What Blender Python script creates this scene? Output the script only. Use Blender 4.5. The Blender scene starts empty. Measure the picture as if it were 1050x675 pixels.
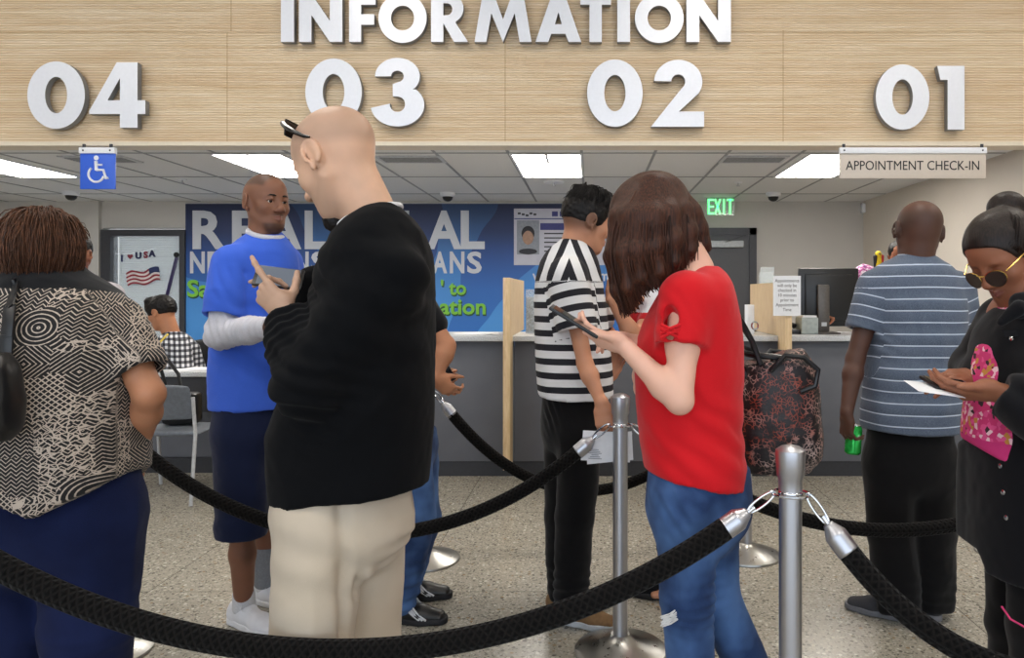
import bpy, bmesh, math, random
import numpy as np
from mathutils import Vector, Matrix
random.seed(7)
C = bpy.context.scene.collection
PI = math.pi
# ---------------------------------------------------------------- camera model
FP, CX, CY, HC = 743.0, 605.0, 302.0, 1.38
def P(px, py, d):
    return np.array([(px-CX)*d/FP, d, HC-(py-CY)*d/FP])
def W(x, y, z): return np.array([x, y, z], float)
def nrm(v):
    v = np.asarray(v, float); return v/max(np.linalg.norm(v), 1e-9)

# ---------------------------------------------------------------- materials
def lin(h):
    if isinstance(h, (tuple, list)): return tuple(h[:3])+(1,)
    h = h.lstrip('#'); r = []
    for i in (0, 2, 4):
        c = int(h[i:i+2], 16)/255
        r.append(c/12.92 if c <= .04045 else ((c+.055)/1.055)**2.4)
    return tuple(r)+(1,)
class NT:
    def __init__(s, name):
        s.m = bpy.data.materials.new(name); s.m.use_nodes = True
        s.t = s.m.node_tree; s.b = s.t.nodes['Principled BSDF']
    def n(s, typ, **kw):
        nd = s.t.nodes.new(typ)
        for k, v in kw.items():
            if k[0] == '_': setattr(nd, k[1:], v)
        return nd
    def l(s, a, b): s.t.links.new(a, b)
    def val(s, sock, v):
        if hasattr(v, 'is_output') or isinstance(v, bpy.types.NodeSocket): s.l(v, sock)
        else: sock.default_value = v
    def math(s, op, a, b=0.0, c=None, clamp=False):
        nd = s.t.nodes.new('ShaderNodeMath'); nd.operation = op; nd.use_clamp = clamp
        s.val(nd.inputs[0], a); s.val(nd.inputs[1], b)
        if c is not None: s.val(nd.inputs[2], c)
        return nd.outputs[0]
    def mix(s, f, a, b, typ='MIX'):
        nd = s.t.nodes.new('ShaderNodeMix'); nd.data_type = 'RGBA'; nd.blend_type = typ
        s.val(nd.inputs[0], f); s.val(nd.inputs[6], a); s.val(nd.inputs[7], b)
        return nd.outputs[2]
    def ramp(s, f, stops, interp='LINEAR'):
        nd = s.t.nodes.new('ShaderNodeValToRGB'); s.l(f, nd.inputs[0]); cr = nd.color_ramp
        cr.interpolation = interp
        while len(cr.elements) < len(stops): cr.elements.new(.5)
        for e, (p, c) in zip(cr.elements, stops): e.position = p; e.color = c
        return nd.outputs[0]
    def obj(s):
        return s.t.nodes.new('ShaderNodeTexCoord').outputs['Object']
    def attr(s, name, out='Vector'):
        nd = s.t.nodes.new('ShaderNodeAttribute'); nd.attribute_name = name; return nd.outputs[out]
    def scale(s, v, sc):
        nd = s.t.nodes.new('ShaderNodeMapping'); s.l(v, nd.inputs[0])
        nd.inputs['Scale'].default_value = sc if isinstance(sc, tuple) else (sc,)*3
        return nd.outputs[0]
    def noise(s, v, sc=5, det=3, rough=.5, dist=0, out=0):
        nd = s.t.nodes.new('ShaderNodeTexNoise'); s.l(v, nd.inputs['Vector'])
        nd.inputs['Scale'].default_value = sc; nd.inputs['Detail'].default_value = det
        nd.inputs['Roughness'].default_value = rough; nd.inputs['Distortion'].default_value = dist
        return nd.outputs[out]
    def vor(s, v, sc=5, feat='F1', out='Distance', rnd=1, metric='EUCLIDEAN'):
        nd = s.t.nodes.new('ShaderNodeTexVoronoi'); nd.feature = feat
        if feat not in ('DISTANCE_TO_EDGE', 'N_SPHERE_RADIUS'): nd.distance = metric
        s.l(v, nd.inputs['Vector']); nd.inputs['Scale'].default_value = sc
        nd.inputs['Randomness'].default_value = rnd
        return nd.outputs[out]
    def xyz(s, v):
        nd = s.t.nodes.new('ShaderNodeSeparateXYZ'); s.l(v, nd.inputs[0]); return nd.outputs
    def bump(s, h, strength=.3, dist=.002):
        nd = s.t.nodes.new('ShaderNodeBump'); nd.inputs['Strength'].default_value = strength
        nd.inputs['Distance'].default_value = dist; s.l(h, nd.inputs['Height'])
        s.l(nd.outputs[0], s.b.inputs['Normal'])
    def set(s, **kw):
        names = dict(col='Base Color', rough='Roughness', metal='Metallic', spec='Specular IOR Level',
                     sheen='Sheen Weight', sss='Subsurface Weight', em='Emission Color', ems='Emission Strength',
                     alpha='Alpha', trans='Transmission Weight', coat='Coat Weight')
        for k, v in kw.items():
            if k in ('col', 'em') and isinstance(v, (str, tuple, list)): v = lin(v)
            s.val(s.b.inputs[names[k]], v)
        return s
def plain(name, col, rough=.5, metal=0, var=.12, nsc=40, bump=0, bd=.002, **kw):
    t = NT(name); o = t.obj(); c = lin(col)
    n = t.noise(o, nsc, 4)
    dk = tuple(x*(1-var) for x in c[:3])+(1,); lt = tuple(min(1, x*(1+var)) for x in c[:3])+(1,)
    t.set(col=t.ramp(n, [(.3, dk), (.7, lt)]), rough=rough, metal=metal, **kw)
    if bump: t.bump(n, bump, bd)
    return t.m
def cloth(name, col, var=.15, weave=900, rough=.85, sheen=.15, bump=.25, big=6, col2=None, bigvar=.0):
    t = NT(name); o = t.obj(); c = lin(col)
    n = t.noise(o, weave, 2); b = t.noise(o, big, 3)
    dk = tuple(x*(1-var) for x in c[:3])+(1,); lt = tuple(min(1, x*(1+var)) for x in c[:3])+(1,)
    base = t.ramp(n, [(.3, dk), (.7, lt)])
    if col2: base = t.mix(t.ramp(b, [(.4, (0,0,0,1)), (.62, (1,1,1,1))]), base, lin(col2))
    t.set(col=base, rough=rough, sheen=sheen, spec=.15)
    t.bump(n, bump, .0006)
    return t.m
def skinmat(name, col, stub='#4a4038', lip='#a0605a', rough=.5, spec=.35):
    t = NT(name); o = t.obj(); c = lin(col)
    n = t.noise(o, 18, 4); m = t.noise(o, 260, 2)
    base = t.mix(n, tuple(x*.86 for x in c[:3])+(1,), (min(1, c[0]*1.14), c[1]*1.04, c[2]*1.02, 1))
    base = t.mix(t.math('MULTIPLY', t.attr('stub', 'Fac'), .75), base, lin(stub))
    base = t.mix(t.attr('lip', 'Fac'), base, lin(lip))
    t.set(col=base, rough=rough, spec=spec, sss=.06)
    t.b.inputs['Subsurface Radius'].default_value = (.6, .25, .12); t.b.inputs['Subsurface Scale'].default_value = .012
    t.bump(m, .12, .0008)
    return t.m
def hairmat(name, c1, c2, sc=(220, 220, 16), rough=.55):
    t = NT(name); v = t.attr('pat')
    n = t.noise(t.scale(v, sc), 1, 4, .6); b = t.noise(v, 9, 2)
    base = t.ramp(n, [(.3, lin(c1)), (.75, lin(c2))])
    t.set(col=base, rough=rough, spec=.25); t.bump(n, .6, .002)
    return t.m
def emit(name, col, st):
    t = NT(name); t.set(col='#ffffff', em=col, ems=st); return t.m

# ---------------------------------------------------------------- objects
def tag(o, label=None, cat=None, group=None, kind=None):
    if label: o['label'] = label
    if cat: o['category'] = cat
    if group: o['group'] = group
    if kind: o['kind'] = kind
    return o
def empty(name, loc, label=None, cat=None, group=None):
    o = bpy.data.objects.new(name, None); C.objects.link(o); o.location = [float(a) for a in loc]
    o.empty_display_size = .1
    return tag(o, label, cat, group)
def root_loc(parent):
    l = np.zeros(3); p = parent
    while p is not None: l = l+np.array(p.location); p = p.parent
    return l
def npmesh(name, V, Q, mats, parent=None, attrs=None, smooth=True, midx=None):
    """verts (n,3) in world space, faces as array or list of lists"""
    V = np.asarray(V, float)-root_loc(parent)
    me = bpy.data.meshes.new(name)
    if isinstance(Q, np.ndarray):
        me.vertices.add(len(V)); me.vertices.foreach_set('co', V.astype(np.float32).ravel())
        n, k = Q.shape
        me.loops.add(n*k); me.loops.foreach_set('vertex_index', Q.astype(np.int32).ravel())
        me.polygons.add(n); me.polygons.foreach_set('loop_start', np.arange(0, n*k, k, dtype=np.int32))
        me.update(calc_edges=True)
    else:
        me.from_pydata([tuple(v) for v in V], [], Q); me.update()
    if smooth: me.polygons.foreach_set('use_smooth', np.ones(len(me.polygons), bool))
    for m in (mats if isinstance(mats, (list, tuple)) else [mats]): me.materials.append(m)
    if midx is not None: me.polygons.foreach_set('material_index', np.asarray(midx, np.int32))
    for k, a in (attrs or {}).items():
        a = np.asarray(a, np.float32)
        if a.ndim == 1:
            at = me.attributes.new(k, 'FLOAT', 'POINT'); at.data.foreach_set('value', a)
        else:
            at = me.attributes.new(k, 'FLOAT_VECTOR', 'POINT'); at.data.foreach_set('vector', a.ravel())
    me.update()
    o = bpy.data.objects.new(name, me); C.objects.link(o)
    if parent: o.parent = parent
    return o
class MB:
    """collects hard-surface pieces in world space into one mesh"""
    def __init__(s): s.V = []; s.F = []; s.M = []; s.S = []
    def add(s, V, F, mi=0, sm=False):
        b = len(s.V); s.V += [tuple(map(float, v)) for v in V]
        s.F += [[i+b for i in f] for f in F]; s.M += [mi]*len(F); s.S += [sm]*len(F); return s
    def box(s, x0, x1, y0, y1, z0, z1, mi=0, bev=0.0):
        bm = bmesh.new(); bmesh.ops.create_cube(bm, size=1)
        for v in bm.verts:
            v.co = Vector(((x0+x1)/2+v.co.x*(x1-x0), (y0+y1)/2+v.co.y*(y1-y0), (z0+z1)/2+v.co.z*(z1-z0)))
        if bev: bmesh.ops.bevel(bm, geom=bm.edges[:]+bm.verts[:], offset=bev, segments=2, affect='EDGES', profile=.5)
        return s.bm(bm, mi)
    def bm(s, bm, mi=0, sm=False, M=None):
        bm.verts.index_update()
        V = [(M@v.co if M else v.co) for v in bm.verts]
        s.add([tuple(v) for v in V], [[v.index for v in f.verts] for f in bm.faces], mi, sm); bm.free(); return s
    def obox(s, c, ax, ay, az, hx, hy, hz, mi=0, bev=0.0):
        ax, ay, az = nrm(ax), nrm(ay), nrm(az)
        bm = bmesh.new(); bmesh.ops.create_cube(bm, size=1)
        for v in bm.verts: v.co = Vector((v.co.x*2*hx, v.co.y*2*hy, v.co.z*2*hz))
        if bev: bmesh.ops.bevel(bm, geom=bm.edges[:]+bm.verts[:], offset=bev, segments=2, affect='EDGES', profile=.5)
        for v in bm.verts:
            w = np.asarray(c)+ax*v.co.x+ay*v.co.y+az*v.co.z; v.co = Vector(w)
        return s.bm(bm, mi)
    def lathe(s, c, prof, n=32, mi=0, axis=None, sm=True):
        """prof: (r, z) from bottom to top; axis default +Z"""
        c = np.asarray(c, float); w = nrm(axis if axis is not None else (0, 0, 1))
        u = nrm(np.cross(w, (0, 1, 0) if abs(w[1]) < .9 else (1, 0, 0))); v = np.cross(w, u)
        V = []; F = []
        for r, z in prof:
            for i in range(n):
                a = 2*PI*i/n; V.append(c+w*z+u*r*math.cos(a)+v*r*math.sin(a))
        for j in range(len(prof)-1):
            for i in range(n):
                F.append([j*n+i, j*n+(i+1) % n, (j+1)*n+(i+1) % n, (j+1)*n+i])
        F.append(list(range(n))[::-1]); F.append([(len(prof)-1)*n+i for i in range(n)])
        return s.add(V, F, mi, sm)
    def tube(s, pts, r, n=10, mi=0, closed=False, sm=True, cap=True):
        pts = [np.asarray(p, float) for p in pts]; m = len(pts)
        rr = r if hasattr(r, '__len__') else [r]*m
        V = []; F = []; pu = None
        for i, p in enumerate(pts):
            if closed: t = nrm(pts[(i+1) % m]-pts[i-1])
            else: t = nrm(pts[min(i+1, m-1)]-pts[max(i-1, 0)])
            if pu is None: pu = nrm(np.cross(t, (0, 0, 1) if abs(t[2]) < .9 else (1, 0, 0)))
            u = nrm(pu-t*np.dot(pu, t)); pu = u; v = np.cross(t, u)
            for k in range(n):
                a = 2*PI*k/n; V.append(p+(u*math.cos(a)+v*math.sin(a))*rr[i])
        for j in range(m if closed else m-1):
            for k in range(n):
                F.append([j*n+k, ((j+1) % m)*n+k, ((j+1) % m)*n+(k+1) % n, j*n+(k+1) % n])
        if not closed and cap:
            F.append(list(range(n))); F.append([(m-1)*n+k for k in range(n)][::-1])
        return s.add(V, F, mi, sm)
    def poly(s, pts, thick, nvec, mi=0):
        """flat polygon extruded by thick along nvec"""
        pts = [np.asarray(p, float) for p in pts]; nv = nrm(nvec)*thick; n = len(pts)
        V = pts+[p+nv for p in pts]
        F = [list(range(n)), [n+i for i in range(n)][::-1]]+[[i, i+n, (i+1) % n+n, (i+1) % n] for i in range(n)]
        return s.add(V, F, mi, False)
    def sphere(s, c, r, mi=0, seg=16, sc=(1, 1, 1)):
        bm = bmesh.new(); bmesh.ops.create_uvsphere(bm, u_segments=seg, v_segments=seg//2+2, radius=r)
        for v in bm.verts: v.co = Vector((v.co.x*sc[0]+c[0], v.co.y*sc[1]+c[1], v.co.z*sc[2]+c[2]))
        return s.bm(bm, mi, True)
    def build(s, name, mats, parent=None, attrs=None):
        V = np.array(s.V)-root_loc(parent)
        me = bpy.data.meshes.new(name); me.from_pydata([tuple(v) for v in V], [], s.F); 
        for m in (mats if isinstance(mats, (list, tuple)) else [mats]): me.materials.append(m)
        me.polygons.foreach_set('material_index', s.M); me.polygons.foreach_set('use_smooth', s.S)
        bm = bmesh.new(); bm.from_mesh(me); bmesh.ops.recalc_face_normals(bm, faces=bm.faces); bm.to_mesh(me); bm.free()
        me.set_sharp_from_angle(angle=math.radians(38)); me.update(); o = bpy.data.objects.new(name, me); C.objects.link(o)
        if parent: o.parent = parent
        return o

# ---------------------------------------------------------------- implicit surfaces
_rng = np.random.RandomState(3)
_LAT = _rng.rand(32, 32, 32).astype(np.float32)
def vnoise(p):
    p = np.asarray(p); i = np.floor(p).astype(int); f = p-i; f = f*f*(3-2*f)
    i &= 31; j = (i+1) & 31; r = 0
    for a in (0, 1):
        for b in (0, 1):
            for c in (0, 1):
                w = (f[:, 0] if a else 1-f[:, 0])*(f[:, 1] if b else 1-f[:, 1])*(f[:, 2] if c else 1-f[:, 2])
                r = r+w*_LAT[(j if a else i)[:, 0], (j if b else i)[:, 1], (j if c else i)[:, 2]]
    return r*2-1
def ridge(p): return 1-2*np.abs(vnoise(p))
class Fld:
    def __init__(s, h): s.h = h; s.p = []
    def c(s, a, b, ra, rb=None, k=.02, sub=False):
        a = np.asarray(a, float); b = np.asarray(b, float); rb = ra if rb is None else rb
        R = max(ra, rb); s.p.append(('c', np.minimum(a, b)-R, np.maximum(a, b)+R, (a, b, ra, rb), k, sub)); return s
    def chain(s, pts, rs, k=.02):
        for i in range(len(pts)-1): s.c(pts[i], pts[i+1], rs[i], rs[i+1], k)
        return s
    def e(s, c, r, M=None, k=.02, sub=False):
        """ellipsoid; M columns = axes"""
        c = np.asarray(c, float); M = np.eye(3) if M is None else M
        R = np.sqrt(((M*np.asarray(r)[None, :])**2).sum(1))
        s.p.append(('e', c-R, c+R, (c, M, np.asarray(r, float)), k, sub)); return s
    def seg(s, a, b, u, ra, rb, k=.02, sub=False):
        """segment with elliptical section: ra=(ru,rv) at a"""
        a = np.asarray(a, float); b = np.asarray(b, float); R = max(*ra, *rb)
        s.p.append(('s', np.minimum(a, b)-R, np.maximum(a, b)+R, (a, b, nrm(u), ra, rb), k, sub)); return s
    def loft(s, rows, k=.02, pw=2.2, sm=.02, yaw=0.0):
        """rows (z, cx, cy, a, b)"""
        r = np.array(sorted(rows), float)
        zz = np.arange(r[0, 0], r[-1, 0]+1e-6, .005)
        T = np.stack([np.interp(zz, r[:, 0], r[:, i]) for i in range(1, 5)], 1)
        n = max(1, int(sm/.005)); Tp = np.pad(T, ((n, n), (0, 0)), 'edge'); cs = np.ones(2*n+1)/(2*n+1)
        T = np.stack([np.convolve(Tp[:, i], cs, 'valid') for i in range(4)], 1)
        mx = T[:, 2:].max()
        lo = W((T[:, 0]).min()-mx, T[:, 1].min()-mx, zz[0]); hi = W(T[:, 0].max()+mx, T[:, 1].max()+mx, zz[-1])
        s.p.append(('l', lo, hi, (zz, T, pw, yaw), k, False)); return s
    def cut(s, pt, n, R=None, k=0, c=None):
        """remove everything on the +n side of the plane; R limits it to a ball"""
        pt = np.asarray(pt, float); c = pt if c is None else np.asarray(c, float)
        lo = np.full(3, -1e9) if R is None else c-R; hi = np.full(3, 1e9) if R is None else c+R
        s.p.append(('p', lo, hi, (pt, nrm(n), R, c), k, None)); return s
    def grp(s, G, k=.02):
        un = [q for q in G.p if q[0] != 'p' and not q[5]]
        s.p.append(('g', np.min([q[1] for q in un], 0), np.max([q[2] for q in un], 0), G, k, False)); return s
    def run(s):
        h = s.h; un = [q for q in s.p if q[0] != 'p' and not q[5]]
        lo = np.min([q[1] for q in un], 0)-3*h; hi = np.max([q[2] for q in un], 0)+3*h
        dim = np.ceil((hi-lo)/h).astype(int)+1
        v = np.full(tuple(dim), .5, np.float32)
        ax = [lo[i]+h*np.arange(dim[i]) for i in range(3)]
        s.ev(v, lo, dim, ax, s.p); return surfnets(v, lo, h)
    def ev(s, v, lo, dim, ax, prims):
        h = s.h
        for t, l, g, a, k, sub in prims:
            m = k+4*h
            i0 = np.clip(np.floor((l-m-lo)/h).astype(float), 0, dim-1).astype(int)
            i1 = np.clip(np.ceil((g+m-lo)/h).astype(float)+1, 1, dim).astype(int)
            if (i1 <= i0).any(): continue
            sl = tuple(slice(i0[i], i1[i]) for i in range(3))
            X = ax[0][sl[0]][:, None, None].astype(np.float32); Y = ax[1][sl[1]][None, :, None].astype(np.float32)
            Z = ax[2][sl[2]][None, None, :].astype(np.float32)
            old = v[sl]
            if t == 'c':
                A, B, ra, rb = a; D = B-A; L2 = max(D@D, 1e-9)
                tt = np.clip(((X-A[0])*D[0]+(Y-A[1])*D[1]+(Z-A[2])*D[2])/L2, 0, 1)
                d = np.sqrt((X-A[0]-tt*D[0])**2+(Y-A[1]-tt*D[1])**2+(Z-A[2]-tt*D[2])**2)-(ra+(rb-ra)*tt)
            elif t == 'e':
                c, M, r = a; k0 = 0; k1 = 0
                for i in range(3):
                    q = ((X-c[0])*M[0, i]+(Y-c[1])*M[1, i]+(Z-c[2])*M[2, i])/r[i]
                    k0 = k0+q*q; k1 = k1+(q/r[i])**2
                k0 = np.sqrt(k0); d = k0*(k0-1)/np.maximum(np.sqrt(k1), 1e-6)
            elif t == 's':
                A, B, u, ra, rb = a; D = B-A; L = max(np.linalg.norm(D), 1e-6); w = D/L
                u = nrm(u-w*(u@w)); vv = np.cross(w, u)
                x = X-A[0]; y = Y-A[1]; z = Z-A[2]
                qw = x*w[0]+y*w[1]+z*w[2]; tt = np.clip(qw/L, 0, 1); qw = qw-tt*L
                qu = x*u[0]+y*u[1]+z*u[2]; qv = x*vv[0]+y*vv[1]+z*vv[2]
                ru = ra[0]+(rb[0]-ra[0])*tt; rv = ra[1]+(rb[1]-ra[1])*tt; rw = np.minimum(ru, rv)
                k0 = np.sqrt((qu/ru)**2+(qv/rv)**2+(qw/rw)**2)
                k1 = np.sqrt((qu/ru**2)**2+(qv/rv**2)**2+(qw/rw**2)**2)
                d = k0*(k0-1)/np.maximum(k1, 1e-6)
            elif t == 'l':
                zz, T, pw, yaw = a; zf = Z.ravel()
                cx, cy, ra, rb = [np.interp(zf, zz, T[:, i]).astype(np.float32)[None, None, :] for i in range(4)]
                x = X-cx; y = Y-cy
                if yaw: x, y = x*math.cos(yaw)+y*math.sin(yaw), -x*math.sin(yaw)+y*math.cos(yaw)
                q = (np.abs(x/ra)**pw+np.abs(y/rb)**pw)**(1/pw)
                d = (q-1)*np.minimum(ra, rb)
                d = np.maximum(d, np.maximum(zz[0]-Z, Z-zz[-1]))
            elif t == 'g':
                w = np.full(old.shape, .5, np.float32); lo2 = lo+h*i0
                s.ev(w, lo2, np.array(old.shape), [ax[i][sl[i]] for i in range(3)], a.p); d = w
            elif t == 'p':
                pt, n, R, c = a
                d = (X-pt[0])*n[0]+(Y-pt[1])*n[1]+(Z-pt[2])*n[2]
                if R is not None:
                    rr = np.sqrt((X-c[0])**2+(Y-c[1])**2+(Z-c[2])**2)-R
                    d = np.minimum(d, -rr)
                v[sl] = np.maximum(old, d); continue
            if sub:
                d = -d
                if k > 0:
                    hh = np.maximum(k-np.abs(old-d), 0)/k; v[sl] = np.maximum(old, d)+hh*hh*k*.25
                else: v[sl] = np.maximum(old, d)
            elif k > 0:
                hh = np.maximum(k-np.abs(old-d), 0)/k; v[sl] = np.minimum(old, d)-hh*hh*k*.25
            else: v[sl] = np.minimum(old, d)
def surfnets(v, lo, h):
    s = v < 0
    c = np.zeros(tuple(np.array(v.shape)-1), np.int8)
    n = c.shape
    for i in (0, 1):
        for j in (0, 1):
            for k in (0, 1): c += s[i:i+n[0], j:j+n[1], k:k+n[2]]
    I = np.nonzero((c > 0) & (c < 8)); idx = np.full(n, -1, np.int32); idx[I] = np.arange(len(I[0]))
    co = np.stack(I, 1).astype(np.float64); acc = np.zeros((len(co), 3)); cnt = np.zeros(len(co))
    corner = {}
    for i in (0, 1):
        for j in (0, 1):
            for k in (0, 1): corner[i, j, k] = v[I[0]+i, I[1]+j, I[2]+k]
    for ax in range(3):
        for a in (0, 1):
            for b in (0, 1):
                p = [0, 0, 0]; o = [q for q in range(3) if q != ax]; p[o[0]] = a; p[o[1]] = b
                q = list(p); q[ax] = 1
                va = corner[tuple(p)]; vb = corner[tuple(q)]; m = (va < 0) != (vb < 0)
                t = va[m]/(va[m]-vb[m]); pos = np.tile(np.array(p, float), (m.sum(), 1)); pos[:, ax] = t
                acc[m] += pos; cnt[m] += 1
    V = lo+h*(co+acc/cnt[:, None])
    Q = []
    for ax in range(3):
        o = [(1, 2), (2, 0), (0, 1)][ax]
        a = [slice(None)]*3; b = [slice(None)]*3; a[ax] = slice(0, -1); b[ax] = slice(1, None)
        for q in o: a[q] = slice(1, -1); b[q] = slice(1, -1)
        sa = s[tuple(a)]; sb = s[tuple(b)]
        J = np.nonzero(sa != sb); fl = sa[J]; J = list(J)
        for q in o: J[q] = J[q]+1
        def cell(d1, d2):
            K = list(J); K[o[0]] = K[o[0]]-d1; K[o[1]] = K[o[1]]-d2; return idx[K[0], K[1], K[2]]
        q = np.stack([cell(1, 1), cell(0, 1), cell(0, 0), cell(1, 0)], 1)
        q[~fl] = q[~fl][:, ::-1]; Q.append(q)
    Q = np.concatenate(Q)
    return V, Q
def vnormals(V, Q):
    n = np.cross(V[Q[:, 2]]-V[Q[:, 0]], V[Q[:, 3]]-V[Q[:, 1]]); N = np.zeros_like(V)
    for i in range(4):
        for k in range(3): N[:, k] += np.bincount(Q[:, i], n[:, k], len(V))
    return N/np.maximum(np.linalg.norm(N, axis=1), 1e-12)[:, None]
def relax(V, Q, it=2, f=.5):
    for _ in range(it):
        S = np.zeros_like(V); c = np.zeros(len(V))
        for i in range(4):
            a, b = Q[:, i], Q[:, (i+1) % 4]
            for x, y in ((a, b), (b, a)):
                c += np.bincount(x, minlength=len(V))
                for k in range(3): S[:, k] += np.bincount(x, V[y, k], len(V))
        V = V+(S/np.maximum(c, 1)[:, None]-V)*f
    return V
def segdist(V, a, b):
    a = np.asarray(a, float); b = np.asarray(b, float); D = b-a
    t = np.clip(((V-a)@D)/max(D@D, 1e-9), 0, 1)
    return np.linalg.norm(V-a-t[:, None]*D, axis=1), t
def folds(V, Q, amp=.004, sc=(9, 9, 4), spots=(), lines=(), fine=.0012, seed=0.):
    """cloth displacement: broad ridges, bunched wrinkles round joints, single creases"""
    N = vnormals(V, Q); w = V+.03*np.stack([vnoise(V*7+11), vnoise(V*7+23), vnoise(V*7+5)], 1)
    d = amp*ridge(w*np.array(sc)+seed)+fine*vnoise(w*38+seed)
    for c, ax, R, wl, A in spots:
        q = V-np.asarray(c, float); g = np.exp(-(np.linalg.norm(q, axis=1)/R)**2)
        ph = (q@nrm(ax))/wl*2*PI+2.6*vnoise(V*9+seed+3)
        d = d+A*g*np.sin(ph)
    for a, b, wd, A in lines:
        r, t = segdist(V, a, b); d = d+A*np.exp(-(r/wd)**2)
    return V+N*d[:, None]
# ---------------------------------------------------------------- human building
class Fr:
    """head frame: x right, y forward, z up"""
    def __init__(s, c, yaw, pitch=0, roll=0, sc=1.0):
        y, p, r = math.radians(yaw), math.radians(pitch), math.radians(roll)
        f = W(math.sin(y)*math.cos(p), math.cos(y)*math.cos(p), -math.sin(p))
        rt = W(math.cos(y), -math.sin(y), 0); up = np.cross(rt, f)
        rt, up = rt*math.cos(r)-up*math.sin(r), up*math.cos(r)+rt*math.sin(r)
        s.M = np.stack([rt, f, up], 1); s.c = np.asarray(c, float); s.s = sc
    def __call__(s, x, y, z): return s.c+s.M@(W(x, y, z)*s.s)
    def d(s, x, y, z): return nrm(s.M@W(x, y, z))
    def inv(s, V): return ((V-s.c)@s.M)/s.s
def head(B, H, wide=1.0, jaw=1.0, ears=True, eyes='open', neckpt=None, nr=.058, nose=1.0, chin=1.0):
    S = H.s; M = H.M
    def E(x, y, z, r, k=.02, sub=False, Mx=None): B.e(H(x, y, z), np.array(r)*S, M if Mx is None else Mx, k*S, sub)
    def Cn(a, b, ra, rb=None, k=.015, sub=False): B.c(H(*a), H(*b), ra*S, (ra if rb is None else rb)*S, k*S, sub)
    E(0, -.014, .034, (.075*wide, .097, .086), .02)
    E(0, .012, .045, (.066*wide, .08, .07), .03)
    E(0, .032, -.028, (.056*wide, .058, .076), .035)
    E(0, .052, -.07, (.036*jaw, .036, .036), .03)
    E(0, .07*chin, -.098, (.02*jaw, .018, .018), .022)
    for q in (-1, 1):
        Cn((q*.055*jaw, .004, -.045), (q*.02, .058, -.095), .017, .015, .03)
        Cn((q*.03, .079, .024), (q*.045, .066, .022), .0085, .008, .016)
        E(q*.043, .06, -.02, (.018, .018, .018), .03)
        E(q*.029, .094, .006, (.019, .013, .0125), .014, True)
        if eyes == 'down': E(q*.031, .0735, .003, (.0155, .0135, .0125), .006)
        else:
            Cn((q*.018, .084, .012), (q*.031, .0885, .0145), .0035, .004, .006)
            Cn((q*.031, .0885, .0145), (q*.045, .079, .010), .004, .003, .006)
            Cn((q*.019, .083, -.003), (q*.044, .077, -.002), .003, .003, .006)
        E(q*.013*nose, .097, -.031, (.0085*nose, .010, .008), .008)
    Cn((0, .084, .018), (0, .108, -.022), .0065*nose, .0095*nose, .014)
    E(0, .108, -.028, (.0115*nose, .0105, .0095), .01)
    for q in (-1, 1):
        Cn((0, .0975, -.0545), (q*.021, .083, -.059), .0055, .003, .006)
        Cn((0, .0955, -.0665), (q*.019, .083, -.062), .0068, .0035, .006)
        Cn((0, .102, -.0595), (q*.021, .087, -.0605), .0018, .0015, .003, True)
        Cn((q*.006, .103, -.0365), (q*.006, .098, -.0365), .0028, .002, .003, True)
    if ears:
        for q in (-1, 1):
            x = q*.074*wide
            E(x, -.006, -.004, (.010, .017, .026), .012)
            pts = []
            for a in np.linspace(-60, 235, 12):
                t = math.radians(a); r = 1 if a < 140 else 1-.15*(a-140)/95
                pts.append(H(x+q*(.013+.006*math.cos(t+2.6)), -.006-.018*math.cos(t)*r*1.0, .003+.029*math.sin(t)*r))
            for i in range(11): B.c(pts[i], pts[i+1], .0042*S, .0042*S, .004*S)
            E(x+q*.009, -.012, .004, (.0065, .018, .029), .006)
            E(x+q*.012, .004, -.026, (.006, .007, .010), .006)
            E(x+q*.0195, -.005, .004, (.0065, .0095, .016), .005, True)
    if neckpt is not None:
        B.c(H(0, -.028, -.02), neckpt, nr*.98, nr*1.08, .03)
        B.c(H(0, .012, -.06), np.asarray(neckpt)+H.M@W(0, .02, 0), nr*.72, nr*.8, .03)
def head_attrs(V, H, stub=None, lips=.55):
    q = H.inv(V); a = np.exp(-((q[:, 0]/.022)**2+((q[:, 1]-.096)/.016)**2+((q[:, 2]+.0605)/.0095)**2)**2)*lips
    st = np.zeros(len(V))
    if stub: st = np.clip(stub(q[:, 0], q[:, 1], q[:, 2]), 0, 1)
    return {'lip': a, 'stub': st}
def sm(x, a, b):
    t = np.clip((x-a)/(b-a), 0, 1); return t*t*(3-2*t)
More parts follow.
